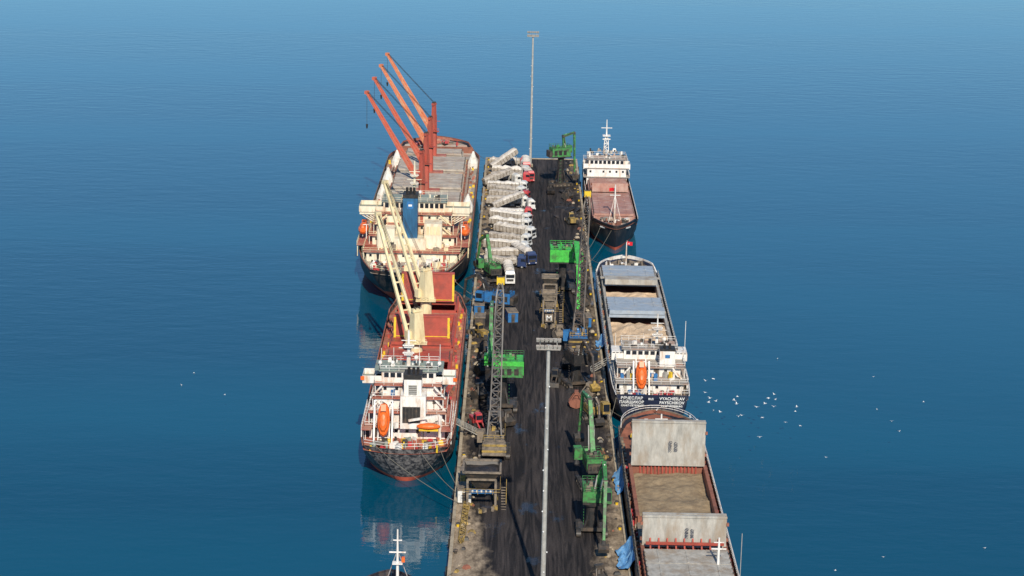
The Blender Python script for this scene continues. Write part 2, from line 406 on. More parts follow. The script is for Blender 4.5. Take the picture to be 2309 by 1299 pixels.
# ------------------------------------------------------------------ water
WZ = -3.0
def build_water():
    me = bpy.data.meshes.new('water')
    S = 30000
    me.from_pydata([(-S, -2000, WZ), (S, -2000, WZ), (S, S, WZ), (-S, S, WZ)], [], [(0, 1, 2, 3)])
    o = bpy.data.objects.new('water', me); scn.collection.objects.link(o)
    m = bpy.data.materials.new('sea_water'); m.use_nodes = True; me.materials.append(m)
    nt = m.node_tree; N = nt.nodes; L = nt.links; b = N['Principled BSDF']
    b.inputs['Roughness'].default_value = .025; b.inputs['IOR'].default_value = 1.33; b.inputs['Specular IOR Level'].default_value = .85
    tc = N.new('ShaderNodeTexCoord')
    def nz(scale, sx, sy, det=4, dist=0, rot=4):
        mp = N.new('ShaderNodeMapping'); mp.inputs['Scale'].default_value = (sx, sy, 1); mp.inputs['Rotation'].default_value = (0, 0, rad(rot))
        L.new(tc.outputs['Object'], mp.inputs['Vector'])
        n = N.new('ShaderNodeTexNoise'); n.inputs['Scale'].default_value = scale; n.inputs['Detail'].default_value = det; n.inputs['Distortion'].default_value = dist
        L.new(mp.outputs[0], n.inputs['Vector']); return n
    a = nz(.9, .55, 1.1, 3); c = nz(.22, .5, 1.3, 5, 0, -6); big = nz(.0035, .30, 1.9, 6, 1.4, 9)
    r = N.new('ShaderNodeMapRange'); r.inputs[1].default_value = .38; r.inputs[2].default_value = .62
    L.new(big.outputs['Fac'], r.inputs[0])
    d1 = N.new('ShaderNodeMapRange'); d1.inputs[3].default_value = .012; d1.inputs[4].default_value = .024; L.new(r.outputs[0], d1.inputs[0])
    d2 = N.new('ShaderNodeMapRange'); d2.inputs[3].default_value = .025; d2.inputs[4].default_value = .075; L.new(r.outputs[0], d2.inputs[0])
    b1 = N.new('ShaderNodeBump'); b2 = N.new('ShaderNodeBump')
    L.new(d1.outputs[0], b1.inputs['Distance']); L.new(d2.outputs[0], b2.inputs['Distance'])
    b1.inputs['Strength'].default_value = 1; b2.inputs['Strength'].default_value = 1
    L.new(a.outputs['Fac'], b1.inputs['Height']); L.new(c.outputs['Fac'], b2.inputs['Height']); L.new(b2.outputs[0], b1.inputs['Normal'])
    L.new(b1.outputs[0], b.inputs['Normal'])
    mx = N.new('ShaderNodeMix'); mx.data_type = 'RGBA'; L.new(r.outputs[0], mx.inputs[0])
    mx.inputs[6].default_value = (.0, .080, .142, 1); mx.inputs[7].default_value = (.0, .062, .116, 1)
    L.new(mx.outputs[2], b.inputs['Base Color'])
build_water()

# ------------------------------------------------------------------ pier
PX0, PX1, PY0, PY1 = -9.8, 20.4, 120, 652
def build_pier():
    g = G('pier', (0, 0, 0))
    g.bb('pier_body', conc, PX0, PX1, PY0, PY1, -7, -.01)
    g.bb('kerb', conc, PX0-.1, PX0+.5, PY0, PY1, .004, .25); g.bb('kerb', conc, PX1-.5, PX1+.1, PY0, PY1, .004, .25)
    g.bb('kerb', conc, PX0+.5, PX1-.5, PY1-.5, PY1+.1, .004, .25)
    y = 200
    while y < PY1:
        for x, sx in ((PX0, -1), (PX1, 1)):
            g.cyl('fenders', tyre, (x+sx*.1, y, -1.6), (x+sx*.55, y, -1.6), .85, n=12)
            g.cyl('bollards', yellow if R.random() < .4 else dsteel, (x-sx*1.0, y+4, 0), (x-sx*1.0, y+4, .6), .25, .3, 8)
            g.cyl('bollards', dsteel, (x-sx*1.0, y+4, .6), (x-sx*1.0, y+4, .75), .42, .3, 8)
        y += 12
    for i in range(320):
        x = R.choice([R.uniform(PX0+.8, PX0+3.5), R.uniform(PX1-4, PX1-.8)]); y = R.uniform(290, PY1-4)
        s = R.uniform(.25, 1.2); m = R.choice([grime, dsteel, conc, black, rustm, dyellow])
        g.box('loose_debris', m, (x, y, s*.25), (s*R.uniform(.5, 1.6), s, s*.5), rz=R.uniform(0, 90), taper=(.6, .6))
    for i in range(70):
        x = R.choice([R.uniform(-7.5, -4), R.uniform(12, 18)]); y = R.uniform(345, 600); w = R.uniform(.8, 2.4); h = R.uniform(.2, .8)
        g.cyl('coal_spill', black, (x, y, 0), (x+R.uniform(-.3, .3), y, h), w, w*.15, 9)
    me = bpy.data.meshes.new('road'); me.from_pydata([(PX0, PY0, 0), (PX1, PY0, 0), (PX1, PY1, 0), (PX0, PY1, 0)], [], [(0, 1, 2, 3)])
    o = bpy.data.objects.new('deck_surface', me); scn.collection.objects.link(o); o.parent = g.e
    m = bpy.data.materials.new('coal_stained_concrete'); m.use_nodes = True; me.materials.append(m)
    nt = m.node_tree; N = nt.nodes; L = nt.links; b = N['Principled BSDF']; b.inputs['Specular IOR Level'].default_value = .25
    tc = N.new('ShaderNodeTexCoord'); sp = N.new('ShaderNodeSeparateXYZ'); L.new(tc.outputs['Object'], sp.inputs[0])
    def math_(op, a, bb=None, c=None):
        n = N.new('ShaderNodeMath'); n.operation = op
        for i, v in enumerate((a, bb, c)):
            if v is None: continue
            if isinstance(v, (int, float)): n.inputs[i].default_value = v
            else: L.new(v, n.inputs[i])
        return n.outputs[0]
    def nz(scale, sc=(1, 1, 1), det=8, dist=0, rough=.6):
        mp = N.new('ShaderNodeMapping'); mp.inputs['Scale'].default_value = sc; L.new(tc.outputs['Object'], mp.inputs['Vector'])
        n = N.new('ShaderNodeTexNoise'); n.inputs['Scale'].default_value = scale; n.inputs['Detail'].default_value = det; n.inputs['Distortion'].default_value = dist; n.inputs['Roughness'].default_value = rough
        L.new(mp.outputs[0], n.inputs['Vector']); return n.outputs['Fac']
    n1 = nz(.12, (1, .35, 1)); n2 = nz(.8, (1, .5, 1)); n3 = nz(.35, (2.6, .12, 1), 6, 1.6); n4 = nz(3.0); n5 = nz(.13, (1, .5, 1), 4); n6 = nz(.05, (1, .4, 1), 3)
    d = math_('ABSOLUTE', math_('SUBTRACT', sp.outputs[0], 5.8))
    e = math_('ADD', d, math_('MULTIPLY', math_('SUBTRACT', n1, .5), 12))
    e = math_('ADD', e, math_('MULTIPLY', math_('SUBTRACT', n2, .5), 5))
    near = N.new('ShaderNodeMapRange'); near.inputs[1].default_value = 345; near.inputs[2].default_value = 300; near.inputs[3].default_value = 0; near.inputs[4].default_value = 5.5
    L.new(sp.outputs[1], near.inputs[0]); e = math_('ADD', e, near.outputs[0])
    r = N.new('ShaderNodeMapRange'); r.inputs[1].default_value = 12.8; r.inputs[2].default_value = 16.6; L.new(e, r.inputs[0])
    tx = N.new('ShaderNodeMapRange'); tx.inputs[1].default_value = 4; tx.inputs[2].default_value = 0; L.new(sp.outputs[0], tx.inputs[0])
    ty = N.new('ShaderNodeMapRange'); ty.inputs[1].default_value = 500; ty.inputs[2].default_value = 525; L.new(sp.outputs[1], ty.inputs[0])
    rr = math_('MAXIMUM', r.outputs[0], math_('MULTIPLY', math_('MULTIPLY', tx.outputs[0], ty.outputs[0]), .8))
    coal = N.new('ShaderNodeValToRGB'); L.new(n3, coal.inputs[0])
    coal.color_ramp.elements[0].position = .40; coal.color_ramp.elements[0].color = (.0115, .0105, .012, 1)
    coal.color_ramp.elements[1].position = .72; coal.color_ramp.elements[1].color = (.068, .056, .052, 1)
    tan = N.new('ShaderNodeValToRGB'); L.new(n2, tan.inputs[0])
    tan.color_ramp.elements[0].position = .35; tan.color_ramp.elements[0].color = (.19, .145, .10, 1)
    tan.color_ramp.elements[1].position = .65; tan.color_ramp.elements[1].color = (.42, .33, .235, 1)
    mx = N.new('ShaderNodeMix'); mx.data_type = 'RGBA'; L.new(rr, mx.inputs[0]); L.new(coal.outputs[0], mx.inputs[6]); L.new(tan.outputs[0], mx.inputs[7])
    mu = N.new('ShaderNodeMix'); mu.data_type = 'RGBA'; mu.blend_type = 'MULTIPLY'; mu.inputs[0].default_value = 1
    v = N.new('ShaderNodeMapRange'); v.inputs[1].default_value = .3; v.inputs[2].default_value = .7; v.inputs[3].default_value = .65; v.inputs[4].default_value = 1.2; L.new(n4, v.inputs[0])
    v6 = N.new('ShaderNodeMapRange'); v6.inputs[1].default_value = .35; v6.inputs[2].default_value = .65; v6.inputs[3].default_value = .7; v6.inputs[4].default_value = 1.3; L.new(n6, v6.inputs[0])
    L.new(mx.outputs[2], mu.inputs[6]); L.new(math_('MULTIPLY', v.outputs[0], v6.outputs[0]), mu.inputs[7]); L.new(mu.outputs[2], b.inputs['Base Color'])
    w = N.new('ShaderNodeMapRange'); w.inputs[1].default_value = .60; w.inputs[2].default_value = .66; w.inputs[3].default_value = .9; w.inputs[4].default_value = .2; L.new(n5, w.inputs[0])
    L.new(w.outputs[0], b.inputs['Roughness'])
    bp = N.new('ShaderNodeBump'); bp.inputs['Strength'].default_value = .5; bp.inputs['Distance'].default_value = .12; L.new(n2, bp.inputs['Height']); L.new(bp.outputs[0], b.inputs['Normal'])
    g.done()
build_pier()

# ------------------------------------------------------------------ ship A : bulk carrier (far left)
def ship_A():
    Y0 = 478.5
    g = G('bulk_carrier_ship', (-25.9, Y0, WZ))
    zd = lambda u: 8.9+(2.2*min(1, max(0, (u-.92)/.02)) if u > .92 else 0)
    L = 168; D = 7.9
    hull(g, L, 29, zd, (antif, hullblack), deckgrey, stern_k=.66, us=.20, ub=.84, pb=2.3, rake_s=7, rake_b=4, bulge=3.0, band=2.4, fpow=.42, inner=deckred, inner_u=.84, cap=rustm)
    block(g, [(11.5, 12, 36, D, D+2.7), (10.5, 19, 35, D+2.7, D+5.3), (9.5, 21, 34, D+5.3, D+7.9), (9, 22, 33.5, D+7.9, D+10.4)], creamw, deckred, cream)
    bridge(g, 8, 24, 32, D+10.4, D+13.0, 14.3, creamw, deckgreen)
    g.bb('bridge_wing_girder', creamw, -14.2, 14.2, 24.7, 25.7, D+9.3, D+10.2)
    for k in range(6):
        for sx in (-1, 1): g.beam('wing_brackets', creamw, (sx*(9+k), 25.2, D+9.3), (sx*9, 25.2, D+8.8-k*.5), .2)
    g.box('funnel', funblue, (-.6, 17.5, D+9.2), (3.7, 4.6, 13.5)); g.box('funnel_top', black, (-.6, 17.5, D+16.3), (3.9, 4.8, .9))
    g.box('funnel_mark', blue, (-.6, 15.17, D+14), (1.6, .06, 2.0)); g.box('funnel_mark', txtw, (-.6, 15.12, D+14), (.9, .04, .5))
    for k in (-.9, 0, .9): g.cyl('exhaust_pipes', black, (-.6+k, 17.5, D+16.5), (-.6+k, 17.3, D+18.2), .35)
    g.box('engine_casing', creamw, (-.6, 17.0, D+4.1), (8, 6, 2.8))
    g.box('engine_casing', creamw, (5.2, 18, D+6.0), (4.5, 5, 6.4)); g.box('engine_casing', creamw, (-6.8, 18, D+5.2), (4.5, 5, 5))
    for k in range(4): g.box('casing_panels', cream, (3.9+k*.9, 15.45, D+7.4), (.7, .08, 2.2))
    mast(g, -.2, 28, D+13.1, D+23.0, creamw, .5)
    for sx in (-1, 1):
        lifeboat(g, (sx*13.2, 25, D+5.4), 7.5, 2.8)
        g.bb('boat_deck', deckred, min(sx*10.5, sx*14.4), max(sx*10.5, sx*14.4), 17, 33, D+2.9, D+3.05)
        g.rail('railing', cream, [(sx*14.3, 17, D+3), (sx*14.3, 33, D+3)], 1.1, .08, 1.8)
        for k in range(5): g.beam('boat_deck_posts', cream, (sx*14.2, 17.5+k*4, D), (sx*14.2, 17.5+k*4, D+3), .2)
        for k in range(4):
            g.beam('external_stairs', cream, (sx*9.8, 20.2, D+2.6*k), (sx*6.8, 20.2, D+2.6*(k+1)), .3)
            g.beam('external_stairs', grime, (sx*9.8, 20.0, D+2.6*k+.9), (sx*6.8, 20.0, D+2.6*(k+1)+.9), .08)
    g.clutter('poop_gear', [cream, creamw, black, dsteel, deckred, deckgreen, redp, white], -10, 10, 1, 12, D, 70, 1.4, 1.8)
    g.clutter('deck_gear', [cream, creamw, grime, dsteel], -9, 9, 13, 19, D+2.7, 26, 1.4, 1.8)
    g.clutter('deck_gear', [creamw, cream, dsteel], -7, 7, 25, 31, D+13.2, 14, .8, 1)
    g.rail('railing', cream, [(-14.2, 36, 8.9), (-13.2, 18, 8.9), (-11, 5, 8.9), (-9.3, 0, 8.9), (-4, -2.2, 8.9), (4, -2.2, 8.9), (9.3, 0, 8.9), (11, 5, 8.9), (13.2, 18, 8.9), (14.2, 36, 8.9)], 1.1, .08, 2)
    hat = (40, 66, 92, 118)
    for i, y in enumerate(hat):
        y1 = y+20
        coaming(g, 9.8, y, y1, D, 1.6, deckgrey); g.bb('hatch_base', deckgrey, -9.8, 9.8, y, y1, D+.1, D+1.5)
        covers(g, 9.9, y, y1, D+1.6, 5, hatchtan)
    coaming(g, 8.5, 143, 151, D, 1.6, deckgrey); g.bb('hatch_base', deckgrey, -8.5, 8.5, 143, 151, D+.1, D+1.5); covers(g, 8.5, 143, 151, D+1.6, 2, hatchtan)
    for i, y in enumerate((63, 89, 115, 140.5)):
        jibcrane(g, 0, y, D, 26.2, 2.0, (-15.9+.2*i, y+9, 41.2-.2*i), cranered, jibred if i < 2 else jibor, 1.0, footz=18.0, slim=.72)
        g.bb('crane_house_base', deckred, -4, 4, y-2, y+1.6, D, D+2.4)
        g.clutter('deck_gear', [deckred, redp, grime, yellow, rustm, dsteel], -12, 12, y-2, y+2, D, 26, 1.3, 1.6)
    for sx in (-1, 1):
        g.bb('side_stringer', rustm, sx*11.9-.12, sx*11.9+.12, 38, 145, D+.01, D+.5)
        g.rail('railing', grime, [(sx*14.3, 36, 8.9), (sx*14.3, 140, 8.9)], .8, .08, 2.4)
        for k in range(44):
            y = 39+k*2.5; g.box('deck_fittings', R.choice([rustm, deckred, grime, yellow, deckgrey]), (sx*R.uniform(12.2, 13.8), y, D+.35), (.7, .5, .7))
        for k in range(20): g.box('deck_fittings', rustm, (sx*10.8, 40+k*5.2, D+.5), (.5, 3.2, .9))
    for x, y in ((12.6, 70.5), (-12.3, 84), (12.6, 133), (-12.2, 106), (-11.2, 133)):
        g.cyl('covered_grab', canvas, (x, y, D), (x, y, D+1.6), 1.9, 1.65, 9); g.cyl('covered_grab', canvas, (x, y, D+1.6), (x+.1, y, D+5.2), 1.65, .25, 9)
    g.clutter('forecastle_gear', [deckred, grime, redp, black], -7, 7, 156, 163, D+2.2, 34, 1.6, 1.4)
    g.cyl('foremast', cranered, (0, 158, D+2), (0, 158, D+12), .35, .2); g.beam('foremast', cranered, (-1.3, 158, D+10), (1.3, 158, D+10), .15)
    g.bb('forecastle_bulkhead', rustm, -12, 12, 154.4, 154.7, D, D+2.3)
    g.done()
ship_A()

# ------------------------------------------------------------------ ship B : near-left cargo ship
def ship_B():
    g = G('general_cargo_ship', (-19.7, 353.0, WZ))
    zd = lambda u: 7.4+(1.4*min(1, max(0, (u-.88)/.03)) if u > .88 else 0)
    D = 6.4; L = 113
    hull(g, L, 18, zd, (antif, hullworn), deckred, stern_k=.88, us=.13, ub=.82, pb=2.0, rake_s=2.6, rake_b=4, bulge=2.2, band=1.0, fpow=.8, cap=rustm)
    block(g, [(7.2, 7, 20, D, D+2.5), (6.6, 8.5, 19, D+2.5, D+4.9), (6.0, 10, 18.5, D+4.9, D+7.3), (5.6, 11, 18, D+7.3, D+9.6)], white, deckred, white)
    bridge(g, 5.2, 12, 17.6, D+9.6, D+11.9, 8.9, white, deckgreen, orange)
    g.bb('monkey_island', deckgreen, -6.6, 6.6, 11.6, 18.2, D+12.06, D+12.15)
    g.bb('engine_casing', white, -1.2, 3.6, 5.0, 9.9, D+2.6, D+9.0)
    g.bb('engine_casing_vents', dsteel, -.8, 2.6, 4.9, 4.999, D+3.8, D+7.0)
    for k in range(5): g.bb('engine_casing_vents', black, -.75+k*.68, -.3+k*.68, 4.8, 4.9, D+3.9, D+6.9)
    g.box('funnel', white, (1.1, 7.6, D+10.4), (3.3, 3.6, 3.6)); g.box('funnel_top', black, (1.1, 7.6, D+12.6), (3.4, 3.7, .9))
    for k in (-.8, .1, .9): g.cyl('exhaust_pipes', black, (1.1+k, 7.6, D+12.9), (1.1+k, 7.4, D+14.1), .28)
    g.bb('funnel_louvre', gsteel, .3, 1.9, 5.7, 5.78, D+9.1, D+11.1)
    for k in range(5): g.bb('funnel_louvre', dsteel, .35, 1.85, 5.65, 5.69, D+9.3+k*.36, D+9.42+k*.36)
    mast(g, -.2, 15, D+12.1, D+19.2, white, .45)
    lifeboat(g, (-4.3, 4.4, D+4.6), 6.6, 2.5, True, 64)
    for sx in (-1, 1):
        g.beam('lifeboat_frame', white, (-4.3+sx*1.7, 1.6, D), (-4.3+sx*1.7, 4.6, D+8.3), .3)
        g.beam('lifeboat_frame', white, (-4.3+sx*1.7, 6.6, D+2.5), (-4.3+sx*1.7, 4.6, D+8.3), .25)
    g.beam('lifeboat_frame', white, (-6, 4.6, D+8.3), (-2.6, 4.6, D+8.3), .3)
    g.ell('rescue_boat', orange, (4.2, 4.4, D+3.4), (2.3, .9, .6), 12, 7); g.bb('rescue_boat_cradle', yellow, 2.4, 6, 4.1, 4.7, D+2.5, D+2.9)
    g.cyl('stores_crane', white, (6.3, 4.9, D), (6.3, 4.9, D+5.4), .35, .3); g.beam('stores_crane', white, (6.3, 4.9, D+5.4), (.4, 4.0, D+4.6), .4)
    for sx in (-1, 1):
        for k in range(4): g.beam('external_stairs', white, (sx*7.2, 9.6, D+2.4*k), (sx*5.0, 9.6, D+2.4*(k+1)), .3)
        g.bb('side_platform', deckred, min(sx*6.6, sx*8.6), max(sx*6.6, sx*8.6), 4, 19, D+2.52, D+2.62)
        g.rail('railing', white, [(sx*8.5, 4, D+2.6), (sx*8.5, 19, D+2.6)], 1.1, .07, 1.6)
        for k in range(5): g.beam('posts', white, (sx*8.5, 4.2+k*3.6, D), (sx*8.5, 4.2+k*3.6, D+2.6), .16)
    g.clutter('poop_gear', [white, black, dsteel, deckgreen, redp, yellow, deckred, rustm], -6.8, 6.8, -.8, 5, D, 62, 1.2, 1.4)
    for x in (-5, 4.5): g.cyl('mooring_winch', dsteel, (x-1, 1.4, D+.8), (x+1, 1.4, D+.8), .6, n=12); g.box('mooring_winch', deckgreen, (x+1.4, 1.4, D+.6), (.6, 1, 1.2))
    g.clutter('deck_gear', [white, white, dsteel, deckgreen, orange], -7.2, 7.2, 5.4, 8.4, D+2.6, 30, 1.0, 1.5)
    g.clutter('deck_gear', [white, white, blue, dsteel], -5.8, 5.8, 10, 11.4, D+7.3, 14, .8, 1.4)
    g.clutter('deck_gear', [white, deckgreen, dsteel], -5, 5, 12.5, 17.5, D+12.2, 20, .7, 1.0)
    for x in (-5.6, -3.2, 3.6, 5.8): g.cyl('antenna', white, (x, 17, D+12), (x, 17, D+R.uniform(14, 16)), .06, n=5); g.ell('satellite_dome', white, (x, 14, D+12.9), (.4, .4, .45))
    g.rail('railing', white, [(-8.9, 24, 7.4), (-8.7, 10, 7.4), (-8.1, 3, 7.4), (-7.7, 0, 7.4), (-3.8, -1.6, 7.4), (0, -2.1, 7.4), (3.8, -1.6, 7.4), (7.7, 0, 7.4), (8.1, 3, 7.4), (8.7, 10, 7.4), (8.9, 24, 7.4)], 1.1, .07, 1.5)
    for a, b in ((24, 54), (60, 85), (89, 101)):
        coaming(g, 6.3, a, b, D, 2.6, holdred); g.bb('hold_floor', holdred, -6.3, 6.3, a, b, D+.02, D+.2)
    covers(g, 6.3, 24, 36, D+2.6, 3, deckred); covers(g, 6.3, 48, 54, D+2.6, 2, holdred); covers(g, 6.3, 60, 64, D+2.6, 1, holdred)
    covers(g, 6.3, 93, 101, D+2.6, 3, holdred)
    panel(g, 6.1, 63.5, D+3.3, 5.0, holdred, yellow); panel(g, 6.1, 92.5, D+3.6, 6.8, holdred, yellow)
    g.bb('cross_deck', deckred, -7, 7, 54.4, 59.6, D+.05, D+2.2); g.bb('cross_deck', deckred, -7, 7, 85.4, 88.6, D+.05, D+2.0)
    jibcrane(g, -.6, 53.5, D, 18.6, 2.7, (-9.9, 68, 36.3), cream, cream, 1.1, footz=12.0)
    jibcrane(g, -.2, 87.6, D, 18.8, 2.7, (-10.4, 99, 36.7), cream, cream, 1.1, footz=12.0)
    for sx in (-1, 1):
        for k in range(34): g.box('deck_fittings', R.choice([deckred, rustm, redp, grime, holdred, yellow]), (sx*R.uniform(7.2, 8.2), 24+k*2.2, D+.4), (.5, .6, .8))
        g.rail('railing', deckred, [(sx*8.9, 24, 7.4), (sx*8.9, 92, 7.4)], .9, .07, 2)
    g.clutter('forecastle_gear', [deckred, grime, redp], -5, 5, 103, 108, D+1.4, 22, 1.4, 1.3)
    g.cyl('foremast', cream, (0, 104, D+1), (0, 104, D+9), .3, .15)
    g.done()
ship_B()

# ------------------------------------------------------------------ ship C : far right, bow toward viewer
def ship_C():
    g = G('coaster_ship', (28.2, 626, WZ), 180)
    zd = lambda u: 6.0+(1.6*min(1, max(0, (u-.86)/.03)) if u > .86 else 0)
    D = 5.0
    hull(g, 90, 14, zd, (antif, hullblack), rustm, stern_k=.8, ub=.80, pb=1.9, rake_b=4, band=.9)
    block(g, [(6.2, 8, 24, D, D+2.7), (6.0, 10, 23.5, D+2.7, D+5.4)], white, deckgrey, white)
    bridge(g, 5.6, 17, 23, D+5.4, D+8.0, 7.2, white, deckgrey)
    g.bb('wheelhouse_apron', white, -7.2, 7.2, 23.2, 23.4, D+5.0, D+6.6)
    g.clutter('deck_gear', [white, dsteel, black, deckgrey], -5.5, 5.5, 10, 22, D+8.1, 26, 1, 1.4)
    g.lattice('mast', white, (0, 15, D+8), (0, 15, D+14), 1.6, 1.0, 5, .2); g.cyl('mast', white, (0, 15, D+13), (0, 15, D+19), .3, .12)
    g.beam('mast_yard', white, (-1.7, 15, D+16.4), (1.7, 15, D+16.4), .2); g.box('radar_scanner', white, (0, 15.8, D+13), (2.4, .3, .3)); g.box('mast_platform', white, (0, 15, D+14), (2.4, 2.4, .2))
    coaming(g, 5.4, 27, 76, D, 2.2, salmon); g.bb('hatch_base', salmon, -5.4, 5.4, 27, 76, D+.1, D+2.1)
    covers(g, 5.4, 27, 44, D+2.2, 3, salmon); covers(g, 5.4, 48, 76, D+2.2, 5, salmon)
    panel(g, 5.3, 45.5, D+3.0, 2.6, salmon)
    g.cyl('foremast', white, (0, 79, D), (0, 79, D+12), .3, .15, 8); g.beam('foremast', white, (-1.5, 79, D+9), (1.5, 79, D+9), .18)
    g.beam('foremast', white, (0, 79, D+9), (-2, 82, D+1), .08); g.beam('foremast', white, (0, 79, D+9), (2, 82, D+1), .08)
    flag(g, 0.2, 77, D+10)
    g.clutter('forecastle_gear', [dsteel, black, rustm, white, deckgrey], -4, 4, 78, 85, D+1.6, 30, 1.2, 1.2)
    g.rail('railing', white, [(-6.9, 26, 6), (-6.9, 74, 6)], .9, .07, 2); g.rail('railing', white, [(6.9, 26, 6), (6.9, 74, 6)], .9, .07, 2)
    g.text('hull_name', txtw, 'ARSLAN', (3.6, 85.2, 6.0), .6, (90, 0, 128))
    g.text('hull_name', txtw, 'ARSLAN', (-3.6, 85.2, 6.0), .6, (90, 0, -128+360))
    g.done()
ship_C()

# ------------------------------------------------------------------ ship D : middle right
def ship_D():
    g = G('river_sea_cargo_ship', (28.9, 387, WZ))
    zd = lambda u: 7.3 if u < .16 else 5.8+(1.6*min(1, max(0, (u-.9)/.03)) if u > .9 else 0)
    D = 4.8; DS = 6.3
    hull(g, 117, 16, zd, (antif, hullnavy), grime, stern_k=.93, us=.10, ub=.87, pb=2.0, rake_s=1.6, rake_b=4, bulge=0.0, band=.8, fpow=.35, cap=white, inner=white, inner_u=.88)
    block(g, [(6.6, 4, 19, DS, DS+2.4), (6.2, 8, 19, DS+2.4, DS+4.6)], white, deckgrey, white)
    bridge(g, 5.4, 13, 18.5, DS+4.6, DS+6.8, 7.9, white, deckgrey)
    for sx in (-1, 1):
        g.bb('wing_house', white, sx*6.75-1.15, sx*6.75+1.15, 13.6, 18, DS+4.6, DS+6.0)
        for k in range(3): g.box('wing_windows', glass, (sx*(5.95+k*.75), 13.55, DS+5.5), (.55, .08, .7))
    g.box('funnel', white, (3.4, 9.5, DS+6.2), (3.2, 3, 3.4)); g.box('funnel_top', black, (3.4, 9.5, DS+8.1), (3.2, 3, .4)); g.box('funnel_mark', blue, (3.4, 7.95, DS+6.8), (1, .06, .7))
    for k in (-.6, .5): g.cyl('exhaust_pipes', black, (3.4+k, 9.5, DS+8.2), (3.4+k, 9.3, DS+9.2), .25)
    mast(g, 1.6, 15, DS+6.9, DS+14.0, white, .3, 2)
    g.cyl('antenna', white, (7.5, 15, DS+5), (7.5, 15, DS+12.5), .06, n=5); g.cyl('antenna', white, (-7, 17, DS+5), (-7, 17, DS+9), .05, n=5)
    lifeboat(g, (-2.2, 3.8, DS+4.0), 6.2, 2.4, True, 60)
    for sx in (-1, 1):
        g.beam('lifeboat_frame', white, (-2.2+sx*1.6, 1.3, DS), (-2.2+sx*1.6, 5, DS+6.6), .28); g.beam('lifeboat_frame', white, (-2.2+sx*1.6, 7, DS+2.4), (-2.2+sx*1.6, 5, DS+6.6), .22)
        for k in range(2): g.beam('external_stairs', white, (sx*6.4, 6.5, DS+2.4*k), (sx*4.4, 6.5, DS+2.4*(k+1)), .3)
        g.bb('side_screen', white, sx*7.6-.05, sx*7.6+.05, 8, 19, DS, DS+2.4)
    g.clutter('poop_gear', [white, dsteel, blue, white, redp, grime], -6.8, 6.8, .6, 4, DS, 38, 1.1, 1.6)
    g.clutter('deck_gear', [white, white, blue, dsteel, yellow, gsteel], -6, 6, 5, 8, DS+2.4, 30, 1.0, 1.7)
    g.clutter('deck_gear', [white, dsteel, grime], -5, 5, 13.5, 18, DS+6.9, 16, .8, 1.0)
    g.clutter('deck_gear', [white, grime, dsteel, yellow], -7, 7, 19.5, 23.4, D, 24, 1.2, 1.6)
    g.rail('railing', white, [(-7.9, 18, 7.3), (-7.6, 4, 7.3), (-7.4, 0, 7.3), (7.4, 0, 7.3), (7.6, 4, 7.3), (7.9, 18, 7.3)], 1.1, .07, 1.4)
    coaming(g, 6.3, 25, 104, D, 2.4, hatchgrey); g.bb('hold_floor', rustm, -6.3, 6.3, 25, 104, D+.02, D+.15)
    g.heap('cargo_sand_heap', sand, -6.25, 6.25, 26, 57, D+.6, 1.4, 24, .9, 2); g.heap('cargo_sand_heap', sand, -6.25, 6.25, 74, 84, D+.7, 1.3, 16, .5, 5)
    covers(g, 6.3, 57.5, 73.5, D+2.4, 3, hatchblue); covers(g, 6.3, 86, 104, D+2.4, 4, hatchblue)
    g.bb('stacked_covers', hatchgrey, -6.4, 6.4, 84.3, 88, D+3.3, D+4.6); g.bb('stacked_covers', hatchblue, -6.4, 6.4, 57.6, 61, D+3.3, D+4.2)
    g.bb('hatch_gantry', hatchgrey, -7.3, 7.3, 90, 91, D+3.3, D+3.6)
    for sx in (-1, 1):
        g.rail('railing', gsteel, [(sx*7.9, 19, 5.8), (sx*7.9, 104, 5.8)], 1.1, .09, 1.8)
        g.bb('walkway', gsteel, min(sx*7.1, sx*7.8), max(sx*7.1, sx*7.8), 24, 104, D+.02, D+.3)
        for k in range(36): g.box('deck_fittings', R.choice([grime, dsteel, hatchgrey, rustm]), (sx*R.uniform(6.9, 7.6), 25+k*2.2, D+.5), (.35, .5, .9))
    g.clutter('forecastle_gear', [white, grime, dsteel, black], -5, 5, 107, 113, D+1.6, 26, 1.2, 1.2)
    g.cyl('foremast', white, (0, 109, D), (0, 109, D+8), .25, .12); flag(g, .2, 111, D+7)
    for txt, x, z, s in (('ВЯЧЕСЛАВ', -4.2, 6.25, .85), ('ПАЙЩИКОВ', -4.2, 5.35, .85), ('САНКТ-ПЕТЕРБУРГ', -4.0, 4.7, .5), ('RUS', -.3, 6.2, .6), ('VYACHESLAV', 4.0, 6.25, .85), ('PAYSCHIKOV', 4.0, 5.35, .85), ('SANKT-PETERBURG', 4.0, 4.7, .5)):
        f = (z+2)/9.3; g.text('hull_name', txtw, txt, (x, 1.6*(1-f)**1.3-.12, z), s)
    g.done()
ship_D()

